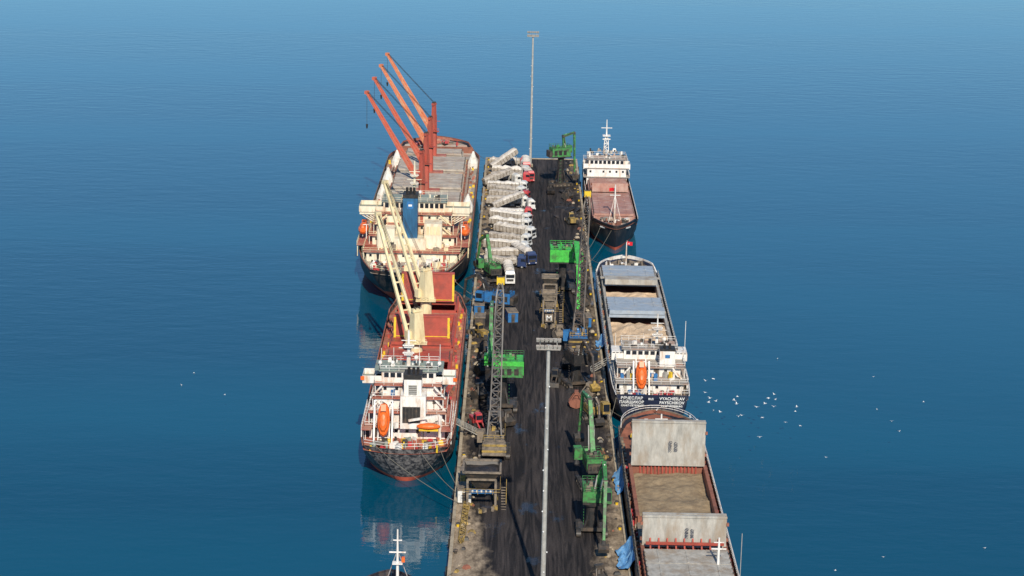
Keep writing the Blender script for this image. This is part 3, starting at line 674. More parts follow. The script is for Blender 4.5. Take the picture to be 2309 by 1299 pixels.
# ------------------------------------------------------------------ ship E : near right
def ship_E():
    g = G('open_hatch_cargo_ship', (28.9, 262, WZ))
    L = 115; zd = lambda u: 6.6+(1.0*min(1, max(0, (u-.91)/.03)) if u > .91 else 0)
    D = 5.6
    hull(g, L, 16, zd, (antif, hullblack), rustm, stern_k=.85, ub=.88, pb=2.2, rake_b=4, band=.9, cap=grime, inner=rustm, inner_u=.0)
    coaming(g, 6.5, 56.5, 82, D, 2.2, rustm); coaming(g, 6.5, 20, 44, D, 2.2, rustm)
    g.bb('hold_floor', rustm, -6.5, 6.5, 56.5, 82, D+.02, D+.1); g.bb('hold_floor', rustm, -6.5, 6.5, 20, 44, D+.02, D+.1)
    g.heap('cargo_ore_heap', ore, -6.45, 6.45, 57, 81.5, D+.3, .8, 30, .35, 9)
    g.heap('cargo_ore_heap', ore, -6.45, 6.45, 20.5, 43, D+.3, .8, 16, .35, 4)
    for i in range(16):
        g.box('coaming_frames', holdred, (-5+i*.68, 81.8, D+1.2), (.25, .35, 2.3))
        g.box('coaming_frames', holdred, (-5+i*.68, 43.8, D+1.2), (.25, .35, 2.3))
    panel(g, 6.7, 81.5, D+2.3, 8.4, hatchgrey, None, 5)
    panel(g, 6.9, 43.5, D+2.0, 5.4, hatchgrey, None, 5)
    for i in range(9): g.beam('hinge_arms', holdred, (-5.6+i*1.4, 41.6, D+2.1), (-5.6+i*1.4, 43.2, D+3.6), .25)
    g.beam('hinge_arms', holdred, (-6.4, 42, D+3.2), (6.4, 42, D+3.2), .4)
    g.bb('cross_deck', grime, -7, 7, 46.5, 56, D+.05, D+1.2)
    covers(g, 6.6, 28, 40, D+2.3, 2, hatchgrey)
    g.text('cover_marking', txtd, 'ЗВРО', (.6, 80.98, D+6.2), .8, (90, -90, 0)); g.text('cover_marking', txtd, '87.07', (1.6, 80.98, D+6.2), .8, (90, -90, 0))
    g.text('cover_marking', txtd, 'ЗВРО', (.6, 43.05, D+4.6), .7, (90, -90, 0)); g.text('cover_marking', txtd, '97.07', (1.5, 43.05, D+4.6), .7, (90, -90, 0))
    for sx in (-1, 1):
        g.rail('railing', white if sx > 0 else grime, [(sx*7.9, 8, 6.6), (sx*7.9, 104, 6.6)], 1.1, .09, 1.6)
        for k in range(46): g.box('deck_fittings', R.choice([rustm, dsteel, grime, redp, conc]), (sx*R.uniform(7.1, 7.6), 20+k*1.8, D+.4), (.4, .6, .8))
    g.clutter('forecastle_gear', [dsteel, grime, black, deckgreen, rustm, yellow, white, white], -5.5, 5.5, 93, 110, D+.9, 120, 1.4, 2.0)
    for x in (-2.4, 2.4):
        g.cyl('anchor_windlass', deckgreen, (x-1.2, 103, D+1.8), (x+1.2, 103, D+1.8), .7, n=12); g.box('anchor_windlass', dsteel, (x, 103, D+1.2), (2.8, 1.4, .6))
    g.cyl('foremast', white, (0, 100, D), (0, 100, D+6), .3, .15); g.beam('foremast', white, (-1.2, 100, D+5), (1.2, 100, D+5), .15)
    pr = None
    for i in range(21):
        t = math.pi*i/20; p = Vector((-7.5*math.cos(t), 103+11.4*math.sin(t)**.9, 7.7))
        if pr is not None: g.rail('bow_rail', white, [pr, p], .9, .1, 1.5)
        pr = p
    g.cyl('deck_mast', white, (4.7, 34, D), (4.7, 34, D+7.6), .28, .15); g.beam('deck_mast', white, (3.5, 34, D+5.7), (5.9, 34, D+5.7), .2); g.beam('deck_mast', white, (3.9, 34, D+6.8), (5.5, 34, D+6.8), .15)
    g.cyl('antenna', gsteel, (7.8, 30, D), (7.8, 30, D+10), .06, n=5)
    block(g, [(6.6, 3, 15, D, D+2.6), (6.2, 4, 14, D+2.6, D+5.2)], white, deckgrey, white); bridge(g, 5.6, 6, 12, D+5.2, D+7.6, 7.8, white, deckgrey)
    g.done()
ship_E()

# ------------------------------------------------------------------ ship F : foremast and bow tip in frame
def ship_F():
    g = G('coaster_ship', (-18.6, 214, WZ))
    zd = lambda u: 5.6+(1.0 if u > .9 else 0)
    hull(g, 82, 13, zd, (antif, hullblack), deckred, stern_k=.8, ub=.85, band=.9, rake_b=3)
    coaming(g, 4.8, 20, 66, 4.6, 1.8, holdred); g.bb('hatch_base', holdred, -4.8, 4.8, 20, 66, 4.7, 6.3); covers(g, 4.8, 20, 66, 6.4, 8, holdred)
    g.cyl('foremast', white, (1.4, 75, 5), (1.4, 75, 16.4), .3, .12); g.beam('foremast', white, (.1, 75, 12.6), (2.7, 75, 12.6), .2); g.beam('foremast', white, (.7, 75, 14.6), (2.1, 75, 14.6), .16)
    g.box('foremast_platform', white, (1.4, 75, 10.8), (1.6, 1.2, .15)); g.box('foremast_lamp', orange, (2.3, 75, 11.4), (.5, .5, .8))
    g.beam('foremast_stay', white, (1.4, 75, 13), (-.6, 79, 6), .08); g.beam('foremast_stay', white, (1.4, 75, 13), (3, 79, 6), .08)
    g.clutter('forecastle_gear', [redp, white, dsteel, deckred], -3, 3, 72, 79, 5.6, 22, 1.1, 1.2)
    block(g, [(5.5, 3, 14, 4.6, 7.2)], white, deckgrey, white); bridge(g, 4.6, 5, 12, 7.2, 9.8, 6.4, white, deckgrey)
    g.done()
ship_F()

# ------------------------------------------------------------------ light masts
def high_mast(x, y, h=43):
    g = G('high_mast_light', (x, y, 0), rz=0)
    g.box('base', conc, (0, 0, .4), (1.6, 1.6, .8)); g.cyl('pole', gsteel, (0, 0, .8), (0, 0, h), .42, .27, 14)
    g.cyl('head_frame', gsteel, (0, 0, h-.6), (0, 0, h+.1), .45, n=10)
    for z in (h-.2, h+.9):
        g.beam('head_frame', gsteel, (-1.75, 0, z), (1.75, 0, z), .12); g.beam('head_frame', gsteel, (-1.75, .8, z), (1.75, .8, z), .12)
        for k in range(6):
            g.box('floodlights', lampm, (-1.65+k*.66, -.3, z+.1), (.5, .35, .55), rx=25); g.box('floodlight_lens', gsteel, (-1.65+k*.66, -.5, z+.0), (.42, .05, .42), rx=25)
    g.beam('head_frame', gsteel, (-1.3, .3, h-.3), (-1.3, .3, h+1), .12); g.beam('head_frame', gsteel, (1.3, .3, h-.3), (1.3, .3, h+1), .12)
    g.box('platform', lampm, (0, .2, h-.45), (3.6, 1.6, .12))
    for k in range(10): g.ell('perched_gull', birdw, (R.uniform(-.5, .5), -.4, 6+k*3.4), (.12, .2, .14), 6, 4)
    g.done()
high_mast(4.9, 639); high_mast(5.6, 291)

# ------------------------------------------------------------------ trucks
def truck(x, y, rz, cab, tip=0, h=3.1):
    g = G('tipper_truck', (x, y, 0), rz)
    g.bb('chassis', dsteel, -.5, .5, -6, 5.8, .75, 1.1)
    for yy in (-5.2, -3.9, -2.6, 3.0, 5.4):
        for sx in (-1, 1): g.cyl('wheels', tyre, (sx*.85, yy, .52), (sx*1.22, yy, .52), .52, n=12); g.cyl('hubs', gsteel, (sx*1.22, yy, .52), (sx*1.25, yy, .52), .22, n=8)
    g.box('cab', cab, (0, 5.3, 1.85), (2.45, 2.1, 2.3)); g.box('cab_upper', cab, (0, 5.15, 3.25), (2.35, 1.8, .55), taper=(.9, .7))
    g.box('windscreen', glass, (0, 6.36, 2.35), (2.15, .06, .85)); g.box('grille', dsteel, (0, 6.37, 1.35), (1.7, .05, .6)); g.box('bumper', cab, (0, 6.4, .75), (2.45, .25, .45))
    for sx in (-1, 1):
        g.box('side_window', glass, (sx*1.235, 5.6, 2.35), (.05, .95, .7)); g.box('mirror', black, (sx*1.45, 6.2, 2.4), (.15, .2, .6)); g.box('headlight', white, (sx*.95, 6.53, .8), (.35, .04, .2))
        g.bb('side_tank', gsteel, sx*.95-.25, sx*.95+.25, 1.2, 2.3, .5, 1.1)
    g.cyl('exhaust', gsteel, (1.0, 4.0, 1), (1.0, 4.0, 3.2), .09, n=6)
    if tip: g.T = Matrix.Translation((0, -6, 1.15)) @ Matrix.Rotation(rad(tip), 4, 'X') @ Matrix.Translation((0, 6, -1.15))
    vs = []; fs = []
    secs = [(-6.0, 1.05, 1.25, 1.2, h-.1), (-5.6, 1.05, 1.25, 1.2, h), (3.4, 1.05, 1.25, 1.25, h), (3.9, 1.0, 1.22, 1.6, h-.05)]
    for yy, wb, wt, z0, z1 in secs: vs += [(-wb, yy, z0), (wb, yy, z0), (wt, yy, z1), (-wt, yy, z1)]
    for i in range(3):
        for j in range(4): a = 4*i+j; b = 4*i+(j+1) % 4; fs.append((a, b, b+4, a+4))
    fs += [(3, 2, 1, 0), (12, 13, 14, 15)]
    g.add('trailer_tub', tubm, vs, fs)
    for k in range(8):
        for sx in (-1, 1): g.box('tub_ribs', grime, (sx*1.2, -5.2+k*1.15, 2.15), (.14, .16, h-1.3))
    n = 6; vs = []; fs = []
    am = R.uniform(.4, 1.0)
    for i in range(11):
        yy = -5.9+9.8*i/10; s = R.uniform(.45, 1.25)
        for j in range(n+1):
            t = math.pi*j/n; vs.append((-1.32*math.cos(t)+R.uniform(-.07, .07), yy, h-.02+am*s*math.sin(t)*(1 if 0 < i < 10 else .5)))
    for i in range(10):
        for j in range(n): a = i*(n+1)+j; fs.append((a, a+1, a+n+2, a+n+1))
    fs.append(tuple(range(n, -1, -1))); fs.append(tuple(10*(n+1)+j for j in range(n+1)))
    g.add('load_cover', R.choice([tarpw, tarpw, canvas, tubm]), vs, fs)
    g.T = None
    if tip:
        a = rad(tip); g.cyl('hoist_ram', gsteel, (0, 2.6, 1.1), (0, -6+9.2*math.cos(a), 1.15+9.2*math.sin(a)), .18, .1, 8)
    g.done()
yy = 506; k = 0
while yy < 642:
    tip = {8: 20, 13: 16, 16: 30}.get(k, 0)
    truck(-2.7+R.uniform(-1.8, 1.8)+(1.2 if k > 3 else 0)-(1.2 if k > 11 else 0), yy, -90-R.uniform(-4, 34)+(30 if tip else 0), {0: navy, 7: redp, 10: redp, 14: redp, 17: redp}.get(k, cabw), tip, R.uniform(2.4, 3.4))
    yy += 7.2+R.uniform(-1.6, 2.6); k += 1
truck(-1.2, 494, -176, cabw); truck(2.6, 514, -158, navy)
truck(3.4, 634, -178, redp); truck(3.8, 620, -170, redp)

# ------------------------------------------------------------------ material handlers
def tracks(g, w, l, mat=dsteel, h=1.1):
    for sx in (-1, 1):
        x = sx*w/2
        g.bb('crawler_track', mat, x-.4, x+.4, -l/2+.5, l/2-.5, 0.02, h)
        for e in (-1, 1): g.cyl('crawler_track', mat, (x-.4, e*(l/2-.5), h/2+.01), (x+.4, e*(l/2-.5), h/2+.01), h/2, n=12)
        for i in range(int(l/.45)): g.box('track_pads', black, (x, -l/2+.5+i*.45*(l-1)/l, h+.03), (.84, .18, .08))
        for i in range(4): g.cyl('track_rollers', grime, (x-.45, -l*.3+i*l*.2, .4), (x+.45, -l*.3+i*l*.2, .4), .25, n=8)
    g.box('undercarriage', mat, (0, 0, h*.8), (w, l*.45, .6))
def clam(g, c, mat, s=1.0):
    x, y, z = c
    g.cyl('grab_hanger', mat, (x, y, z+2.4*s), (x, y, z+1.6*s), .2*s, .45*s, 8)
    for sg in (-1, 1):
        vs = [(x-.9*s, y, z+1.7*s), (x+.9*s, y, z+1.7*s), (x+.9*s, y+sg*1.2*s, z+1.1*s), (x-.9*s, y+sg*1.2*s, z+1.1*s), (x-.9*s, y+sg*.05, z), (x+.9*s, y+sg*.05, z), (x+.9*s, y+sg*.9*s, z+.35*s), (x-.9*s, y+sg*.9*s, z+.35*s)]
        g.add('grab_shell', mat, vs, [(0, 1, 2, 3), (3, 2, 6, 7), (7, 6, 5, 4), (0, 3, 7, 4), (1, 5, 6, 2), (0, 4, 5, 1)])
def handler(name, loc, rz, hz, pts, col, boomcol=None, w=3.6, l=6, hh=2.8, ped=dsteel, sc=1.0, tail=2.6, xoff=0, tr=(4.6, 6.4), grab=None, bw=.9):
    """pts: boom polyline in local (side x, forward y, z)"""
    boomcol = boomcol or col
    g = G(name, loc, rz)
    tracks(g, *tr)
    g.cyl('pedestal', ped, (0, 0, 1), (0, 0, hz), 1.1, .95, 14); g.cyl('slew_ring', black, (0, 0, hz-.3), (0, 0, hz), 1.5, n=14)
    for a in range(4): g.beam('pedestal_brace', ped, (1.8*math.cos(a*1.57+.78), 1.8*math.sin(a*1.57+.78), 1.2), (.8*math.cos(a*1.57+.78), .8*math.sin(a*1.57+.78), hz*.6), .3)
    g.bb('machinery_house', col, -w/2+xoff, w/2+xoff, -l+tail, tail, hz+.3, hz+hh); g.bb('turntable', black, -w/2+xoff, w/2+xoff, -l+tail, tail+.4, hz, hz+.29)
    g.bb('counterweight', dsteel if col != green else green2, -w/2+.1+xoff, w/2-.1+xoff, -l+tail-.9, -l+tail-.003, hz+.1, hz+hh*.7)
    for k in range(4): g.bb('house_vents', black, -w/2+.3+xoff+k*w*.22, -w/2+.3+xoff+k*w*.22+w*.14, -l+tail-.95, -l+tail-.9, hz+.6, hz+hh*.6)
    g.bb('roof_hatch', dsteel, -w*.3+xoff, -w*.02+xoff, -l+tail+.8, -l+tail+2.6, hz+hh+.003, hz+hh+.12); g.cyl('house_exhaust', black, (w*.25+xoff, -l+tail+1.2, hz+hh), (w*.25+xoff, -l+tail+1.2, hz+hh+1.1), .16, n=7)
    for sx in (-1, 1):
        for k in range(3): g.bb('side_doors', black, sx*w/2+xoff-.03, sx*w/2+xoff+.03, -l+tail+.6+k*1.5, -l+tail+1.6+k*1.5, hz+.8, hz+hh-.7)
    g.rail('railing', boomcol, [(-w/2+xoff, -l+tail, hz+hh), (w/2+xoff, -l+tail, hz+hh), (w/2+xoff, tail, hz+hh), (-w/2+xoff, tail, hz+hh)], .9, .07, 1.3, True)
    g.box('operator_cab', col, (-w/2+xoff-.8, tail+.8, hz+1.9), (1.5, 1.9, 2.2)); g.box('cab_glass', glass, (-w/2+xoff-.8, tail+1.78, hz+2.1), (1.3, .06, 1.5)); g.box('cab_glass', glass, (-w/2+xoff-1.57, tail+.8, hz+2.1), (.06, 1.5, 1.2))
    P = [Vector(p) for p in pts]
    for i, (a, b) in enumerate(zip(P, P[1:])):
        t = bw*(1-.18*i); g.beam('boom', boomcol, a, b, t, t*.75)
        if i:
            g.cyl('boom_joint', dsteel, a-Vector((t*.7, 0, 0)), a+Vector((t*.7, 0, 0)), t*.5, n=10)
        for q in (.25, .5, .75):
            c = a.lerp(b, q); g.cyl('boom_hoses', black, c-(b-a).normalized()*.6+Vector((t*.45, 0, .1)), c+(b-a).normalized()*.6+Vector((t*.45, 0, .1)), .12, n=5)
    mid = P[0].lerp(P[1], .55)
    for sx in (-.5, .5): g.cyl('boom_cylinder', gsteel, (P[0].x+sx, P[0].y+.8, hz+.5), (mid.x+sx, mid.y, mid.z-.2), .18, .12, 8)
    if len(P) > 2: g.cyl('stick_cylinder', gsteel, P[0].lerp(P[1], .6)+Vector((0, 0, .7)), P[1].lerp(P[2], .25)+Vector((0, 0, .5)), .16, .12, 8)
    clam(g, (P[-1].x, P[-1].y, P[-1].z-2.2), grab or dsteel, 1.0)
    for k in range(8): g.beam('access_ladder', boomcol, (1.4, -.9, 1.2+k*(hz-1.2)/8), (1.4, -.3, 1.2+k*(hz-1.2)/8), .08)
    g.clutter('house_gear', [black, boomcol, grime], -w/2+xoff+.4, w/2+xoff-.4, -l+tail+.5, tail-.4, hz+hh, 9, .9, .7)
    g.done()

handler('material_handler_crane', (14.2, 611, 0), -72, 9.0, [(0, 1.2, 11), (0, .6, 15.5), (0, 4.2, 16.5), (0, 4.6, 4)], green2, green2, w=3.6, l=6, hh=3.0, ped=black, bw=1.0)
handler('material_handler_crane', (12.4, 484, 0), 180, 7.6, [(-2.9, 1, 10), (-3.0, 8, 14), (-3.1, 24, 12.5), (-3.0, 33, 4.2)], green, green, w=6.6, l=6.4, hh=3.4, ped=black, tail=2.6, tr=(5.4, 8), bw=1.6)
handler('material_handler_crane', (-1.8, 390, 0), 0, 7.4, [(-2.6, 1.6, 9), (-2.6, 10, 18.5), (-2.6, 20, 17), (-2.8, 24, 5)], green, green2, w=6.6, l=5, hh=3.2, ped=black, xoff=1.0, tr=(5.4, 8))
handler('material_handler_crane', (-5.2, 490, 0), 20, 2.6, [(0, 1.5, 4.5), (0, 5, 11.5), (0, 10, 9), (0, 12, 3.5)], green2, green2, w=3, l=4.6, hh=2.2)
handler('material_handler_crane', (-3.8, 462, 0), 70, 2.6, [(0, 1.5, 5), (0, 5, 9), (0, 8, 7.5), (0, 8.5, 3.5)], blue, black, w=3.6, l=6.5, hh=2.8)
handler('material_handler_crane', (15.4, 345, 0), 8, 3.6, [(0, 1, 6), (0, 5.5, 15), (-.2, 12, 14.4), (-.4, 14, 6)], green2, green2, w=3.2, l=4.8, hh=2.4, ped=black)
handler('material_handler_crane', (14.4, 323, 0), 180, 5.4, [(-.6, -1, 7.6), (-1.8, 1, 13), (-1.8, 8, 12.2), (-1.6, 12, 3.2)], green2, green2, w=3.3, l=5.6, hh=2.2, ped=black, tail=1.0)
handler('material_handler_crane', (13.8, 406, 0), 200, 5.2, [(0, 1, 6.6), (0, 4, 11), (0, 9, 9), (0, 10.5, 4)], black, latb, w=3.2, l=5.6, hh=2.2, ped=black, tr=(4.8, 7), bw=.6, grab=dyellow)
handler('excavator', (16.2, 384, 0), 195, 1.4, [(0, 1, 2.4), (0, 3.2, 5.4), (0, 5.4, 4.6), (0, 6, 2.6)], dyellow, grime, w=2.4, l=3.6, hh=1.8, tr=(2.8, 4), bw=.55)

def lattice_crane(loc, rz, foot, tip, col, house, lm, n=20):
    g = G('lattice_boom_crane', loc, rz)
    tracks(g, 5.2, 7.5)
    g.cyl('slew_ring', black, (0, 0, 1), (0, 0, 1.8), 1.6, n=14)
    g.bb('machinery_house', col, -2, 2, -5, 2, 1.8, 4.4); g.bb('counterweight', house, -2.2, 2.2, -6.3, -5.003, 1.7, 4.2)
    for k in range(4): g.bb('counterweight_slabs', dyellow if k % 2 else house, -2.3, 2.3, -6.36, -6.301, 1.8+k*.6, 2.2+k*.6)
    g.box('operator_cab', col, (-2.7, 1.6, 3), (1.3, 2, 2.2)); g.box('cab_glass', glass, (-2.7, 2.63, 3.2), (1.1, .06, 1.4))
    for sx in (-1, 1):
        g.beam('a_frame', lm, (sx*1.4, 1, 4.4), (sx*1.0, -3, 9.5), .35); g.beam('a_frame', lm, (sx*1.4, -4.5, 4.4), (sx*1.0, -3, 9.5), .25)
        g.beam('pendant_rope', black, (sx*1.0, -3, 9.5), Vector(tip)+Vector((sx*.5, 0, 0)), .09)
    g.beam('a_frame', lm, (-1, -3, 9.5), (1, -3, 9.5), .3)
    g.lattice('lattice_boom', lm, foot, tip, 2.1, 1.4, n, .24)
    t = Vector(tip)
    g.box('boom_head', yellow, t+Vector((0, .2, .2)), (1.5, 1.3, 1.3)); g.cyl('boom_sheave', dsteel, t+Vector((-.6, .6, .4)), t+Vector((.6, .6, .4)), .6, n=12)
    for sx in (-.4, .4): g.beam('hoist_rope', black, t+Vector((sx, .8, 0)), (t.x+sx, t.y+1.6, 5), .07)
    clam(g, (t.x, t.y+1.6, 2.6), dsteel, 1.2)
    g.rail('railing', dyellow, [(-2, -5, 4.4), (2, -5, 4.4), (2, 2, 4.4)], 1, .07, 1.4)
    g.clutter('house_gear', [black, grime, dyellow, col], -1.7, 1.7, -4.6, 1.4, 4.4, 12, 1.0, .8)
    g.done()
lattice_crane((-3.0, 362, 0), 0, (-.1, 1.6, 2.6), (.6, 10, 31.5), grime, grime, latm, 20)
lattice_crane((14.9, 432, 0), 0, (0, 1.6, 2.6), (1.6, 9, 34), blue, black, latb, 22)

# ------------------------------------------------------------------ hoppers
def hopper(loc, w, h, fun, mat, legm, letter=None, rz=0):
    g = G('loading_hopper', loc, rz)
    for sx in (-1, 1):
        for sy in (-1, 1): g.beam('legs', legm, (sx*w/2, sy*w/2, 0), (sx*w/2, sy*w/2, h), .4); g.box('feet', dyellow, (sx*w/2, sy*w/2, .35), (.8, .8, .7))
        g.beam('bracing', legm, (sx*w/2, -w/2, .5), (sx*w/2, w/2, h*.9), .2); g.beam('bracing', legm, (sx*w/2, w/2, .5), (sx*w/2, -w/2, h*.9), .2)
        g.beam('bracing', legm, (sx*w/2, -w/2, h*.55), (sx*w/2, w/2, h*.55), .25)
    for sy in (-1, 1): g.beam('bracing', legm, (-w/2, sy*w/2, h*.55), (w/2, sy*w/2, h*.55), .25); g.beam('bracing', legm, (-w/2, sy*w/2, h), (w/2, sy*w/2, h), .35)
    a = w*.2; b = w/2+fun; z0 = h*.6; z1 = h+1.6
    vs = [(-a, -a, z0), (a, -a, z0), (a, a, z0), (-a, a, z0), (-b, -b, z1), (b, -b, z1), (b, b, z1), (-b, b, z1)]
    g.add('hopper_funnel', mat, vs, [(0, 1, 5, 4), (1, 2, 6, 5), (2, 3, 7, 6), (3, 0, 4, 7)])
    for i in range(4):
        p = Vector(vs[4+i]); q = Vector(vs[4+(i+1) % 4]); g.beam('hopper_rim', legm, p, q, .35)
    g.heap('hopper_coal', black, -b*.85, b*.85, -b*.85, b*.85, z1-1.0, .5, 8, .2)
    g.rail('platform_rail', dyellow, [(-w/2-.8, -w/2-.8, h*.55), (w/2+.8, -w/2-.8, h*.55), (w/2+.8, w/2+.8, h*.55)], 1, .07, 1.2)
    g.box('control_panel', blue, (0, -w/2-.28, h*.62), (w*.85, .12, .8))
    for k in range(5): g.box('control_panel_marks', white, (-w*.32+k*w*.16, -w/2-.36, h*.62), (.3, .03, .45))
    for k in range(9): g.beam('stairs', legm, (w/2+1, -w/2+k*.5, k*h*.06), (w/2+1.9, -w/2+k*.5, k*h*.06), .15)
    g.beam('stairs', dyellow, (w/2+1.9, -w/2, 1), (w/2+1.9, -w/2+4.5, h*.55+1), .1)
    if letter:
        g.box('sign_panel', grime, (0, -w/2-.5, h*.35), (1.9, .1, 1.9)); g.text('sign_letter', txtw, letter, (0, -w/2-.57, h*.35-.6), 1.8)
    g.clutter('base_gear', [grime, dyellow, dsteel], -w/2, w/2, -w/2-2, -w/2+1, 0, 8, 1, 1)
    g.done()
hopper((-4.9, 335, 0), 5.0, 5.6, .8, dsteel, grime)
hopper((8.6, 452, 0), 2.8, 6.5, .3, grime, grime, 'M')
hopper((9.0, 470, 0), 3.2, 5.6, .3, dsteel, grime)

# ------------------------------------------------------------------ small stuff on the quay
def gangway(loc, rz, l, rise):
    g = G('gangway', loc, rz)
    g.beam('walkway', gsteel, (-.4, 0, .2), (-.4, l, rise), .14); g.beam('walkway', gsteel, (.4, 0, .2), (.4, l, rise), .14)
    n = 14
    for i in range(n): k = (i+.5)/n; g.box('treads', grime, (0, l*k, .25+(rise-.2)*k), (.9, l/n*.8, .08))
    g.rail('handrail', gsteel, [(-.5, 0, .2), (-.5, l, rise)], 1.05, .08, 1.2); g.rail('handrail', gsteel, [(.5, 0, .2), (.5, l, rise)], 1.05, .08, 1.2)
    g.cyl('roller', dsteel, (-.6, 0, .2), (.6, 0, .2), .18, n=8); g.done()
gangway((-6.3, 372, 0), 100, 6, 3.6); gangway((17.4, 415, 0), -75, 6, 3.2)

def loader(x, y, rz, col):
    g = G('wheel_loader', (x, y, 0), rz)
    for sx in (-1, 1):
        for yy in (-1.5, 1.5): g.cyl('wheels', tyre, (sx*.9, yy, .75), (sx*1.4, yy, .75), .75, n=14); g.cyl('hubs', col, (sx*1.4, yy, .75), (sx*1.43, yy, .75), .3, n=8)
    g.bb('body', col, -.8, .8, -2.8, 0, .8, 2.0); g.box('cab', col, (0, .4, 2.3), (1.5, 1.5, 1.7), taper=(.85, .85)); g.box('cab_glass', glass, (0, .4, 2.4), (1.56, 1.2, .9)); g.box('cab_glass', glass, (0, .4, 2.41), (1.2, 1.56, .88))
    for sx in (-.5, .5): g.beam('lift_arm', col, (sx, 1, 1.6), (sx, 3.2, .7), .25)
    g.box('bucket', dsteel, (0, 3.7, .5), (2.8, 1.1, .9), taper=(1, .5)); g.done()
loader(-7.4, 441, 30, dyellow); loader(-6.6, 377, 200, redp); loader(16.4, 558, 10, dyellow); loader(9.5, 408, 170, dsteel)

g = G('steel_gangway_frame', (-7.9, 325, 0))
g.lattice('truss', dyellow, (-.1, -9, .6), (.3, 9, .7), 1.0, 1.0, 14, .11); g.box('support', grime, (0, -6, .2), (1.4, .4, .4)); g.box('support', grime, (0, 6, .2), (1.4, .4, .4)); g.done()

def portable_cabin(x, y, mat, rz=0):
    g = G('site_cabin', (x, y, 0), rz)
    g.bb('walls', mat, -1.2, 1.2, -2, 2, .2, 2.5); g.box('roof', grime, (0, 0, 2.6), (2.6, 4.3, .18)); g.box('door', dsteel, (0, -2.03, 1.2), (.8, .06, 1.9)); g.box('window', glass, (1.22, 0, 1.6), (.05, 1.2, .8)); g.bb('skid', dsteel, -1.1, 1.1, -2, 2, .01, .19); g.done()
portable_cabin(-7.8, 345, dyellow, 4); portable_cabin(-8.0, 337, cabw, 0); portable_cabin(-8.0, 461, blue, 0)
portable_cabin(17.2, 452, blue, 5); portable_cabin(-.2, 455, blue, 10); portable_cabin(-7.6, 450, dsteel, 0)

def grab_bucket(x, y, rz=0, mat=dsteel):
    g = G('clamshell_grab', (x, y, 0), rz)
    clam(g, (0, 0, .02), mat, 1.3); g.box('grab_head', mat, (0, 0, 3.2), (1.6, .8, .7))
    for sx in (-1, 1):
        for sy in (-1, 1): g.beam('grab_arms', mat, (sx*.6, sy*.3, 3.1), (sx*1.1, sy*1.3, 1.5), .18)
    g.done()
for x, y, m in ((13.5, 391, rustm), (16.3, 397, grime), (14.8, 300, dsteel), (-6.6, 395, dsteel), (-6.4, 412, black), (17.6, 470, dsteel), (10.8, 440, grime), (-6, 430, dsteel), (17.4, 520, grime), (-.6, 378, dsteel), (-7, 478, black), (11, 597, black), (16, 590, dsteel), (-5.6, 421, dsteel), (-3.6, 404, black), (12.2, 418, black), (17.5, 490, dsteel), (-4.6, 442, dsteel)):
    grab_bucket(x, y, R.uniform(0, 90), m)

def tarp(x0, x1, y0, y1, z0, z1, seed):
    g = G('blue_tarpaulin', (0, 0, 0)); vs = []; fs = []; n = 18
    for j in range(n+1):
        for i in range(n+1):
            u, v = i/n, j/n; x = x0+(x1-x0)*u; y = y0+(y1-y0)*v+1.2*math.sin(u*4+seed)*(.5-v)
            z = z0+(z1-z0)*u-1.3*math.sin(math.pi*u)*(.6+.4*math.sin(v*5))+.6*mnoise.noise(Vector((x*1.3, y*.9, seed)))
            vs.append((x+.8*mnoise.noise(Vector((seed, y*.5, 0))), y, max(z, -2.5)))
    for j in range(n):
        for i in range(n): k = j*(n+1)+i; fs.append((k, k+1, k+n+2, k+n+1))
    g.add('sheet', bluet, vs, fs); g.done()
tarp(18.4, 21.1, 305, 314, .5, 3.2, 1); tarp(19.4, 21.2, 341, 350, .4, 3.2, 4); tarp(19.2, 21.2, 431, 439, .4, 2.4, 7)

def rope_line(p, q, sag=.8):
    g = G('mooring_rope', p); p0 = Vector(p); q0 = Vector(q)-p0; pr = Vector((0, 0, 0))
    for i in range(1, 9):
        t = i/8; c = q0*t+Vector((0, 0, -sag*4*t*(1-t))); g.cyl('rope', rope, pr, c, .055, n=5); pr = c
    g.done()
for p, q in (((-13.5, 354.4, 4.4), (-8.9, 340, .5)), ((-17, 351.6, 4.2), (-8.9, 338, .5)), ((-25, 352, 4.4), (-8.9, 334, .5)), ((-14, 465, 4.5), (-8.9, 480, .5)),
             ((-17, 481, 5.4), (-8.9, 474, .5)), ((-33, 479, 5.4), (-8.9, 470, .5)), ((24, 541, 3), (19.4, 522, .5)), ((27, 538, 3), (19.4, 508, .5)), ((24, 500, 3), (19.4, 520, .5)),
             ((21.6, 388, 3.6), (19.4, 378, .5)), ((24, 374, 3.5), (19.4, 392, .5)), ((22, 368, 3.5), (19.4, 384, .5)), ((-14, 638, 6), (-8.9, 646, .5)), ((-15, 292, 2.5), (-8.9, 303, .5))):
    rope_line(p, q)

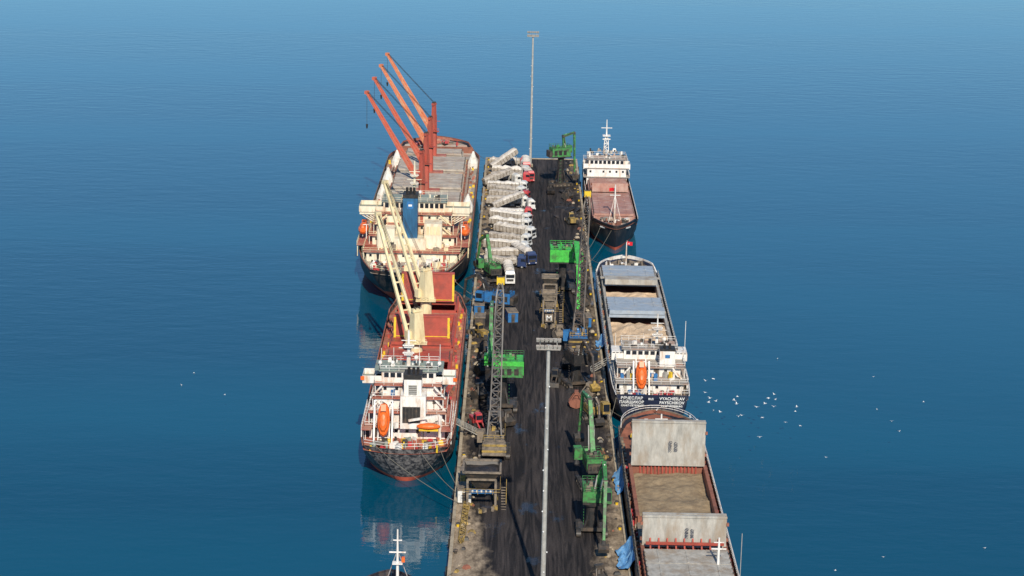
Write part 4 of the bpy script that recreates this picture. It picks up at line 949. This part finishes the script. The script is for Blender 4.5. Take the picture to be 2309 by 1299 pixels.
# ------------------------------------------------------------------ gulls
g = G('seagull_flock', (46, 385, 4))
def gull(x, y, z, a, s=1.0):
    g.T = Matrix.Translation((x, y, z)) @ Matrix.Rotation(a, 4, 'Z') @ Matrix.Scale(s, 4)
    g.ell('bodies', birdw, (0, 0, 0), (.11, .34, .11), 6, 5); g.ell('bodies', birdw, (0, .36, .05), (.07, .1, .07), 6, 4)
    f = R.uniform(-.1, .45)
    for sx in (-1, 1):
        g.add('wings', birdw, [(sx*.08, .14, .03), (sx*.4, .2, .1+f*.5), (sx*.8, -.02, .05+f), (sx*.4, -.06, .1+f*.5), (sx*.08, -.12, .03)], [(0, 1, 3, 4), (1, 2, 3)])
    g.add('tails', birdw, [(-.05, -.3, 0), (.05, -.3, 0), (.1, -.5, 0), (-.1, -.5, 0)], [(0, 1, 2, 3)]); g.T = None
for i in range(28): gull(R.gauss(0, 7), R.gauss(-4, 6), R.uniform(-3, 4), R.uniform(0, 6.28), R.uniform(.5, .8))
for i in range(18):
    x = R.uniform(-90, 90); y = R.uniform(305, 460)
    if -44 < x < 38: continue
    gull(x-46, y-385, -6.85 if R.random() < .6 else R.uniform(-5, 6), R.uniform(0, 6.28), R.uniform(.35, .5))
g.done()

# ------------------------------------------------------------------ light, sky, camera
el, az = 37.0, 173.0
w = bpy.data.worlds.new('World'); scn.world = w; w.use_nodes = True
nt = w.node_tree; bg = nt.nodes['Background']; sky = nt.nodes.new('ShaderNodeTexSky'); sky.sky_type = 'NISHITA'; sky.sun_disc = False
sky.sun_elevation = rad(el); sky.sun_rotation = rad(az); sky.air_density = 1.0; sky.dust_density = .0; sky.ozone_density = 5.0
tint = nt.nodes.new('ShaderNodeMix'); tint.data_type = 'RGBA'; tint.blend_type = 'MULTIPLY'; tint.inputs[0].default_value = 1; tint.inputs[7].default_value = (.72, .93, 1.0, 1)
nt.links.new(sky.outputs[0], tint.inputs[6]); nt.links.new(tint.outputs[2], bg.inputs[0]); bg.inputs[1].default_value = .11
sd = Vector((math.sin(rad(az))*math.cos(rad(el)), math.cos(rad(az))*math.cos(rad(el)), math.sin(rad(el))))
ld = bpy.data.lights.new('sun', 'SUN'); ld.energy = 5.0; ld.angle = rad(.5); ld.color = (1, .91, .76)
lo = bpy.data.objects.new('sun', ld); scn.collection.objects.link(lo); lo.rotation_euler = (-sd).to_track_quat('-Z', 'Y').to_euler(); lo.location = (0, 0, 300)

cam = bpy.data.cameras.new('camera'); cam.lens = 70.0; cam.sensor_width = 36; cam.clip_end = 60000; cam.clip_start = 1
co = bpy.data.objects.new('camera', cam); scn.collection.objects.link(co)
co.matrix_world = Matrix.Translation((0, 0, 130)) @ Matrix.Rotation(rad(.03), 4, 'Z') @ Matrix.Rotation(rad(75), 4, 'X') @ Matrix.Rotation(rad(1.09), 4, 'Z')
scn.camera = co
scn.view_settings.view_transform = 'Standard'; scn.view_settings.look = 'None'; scn.view_settings.exposure = 0
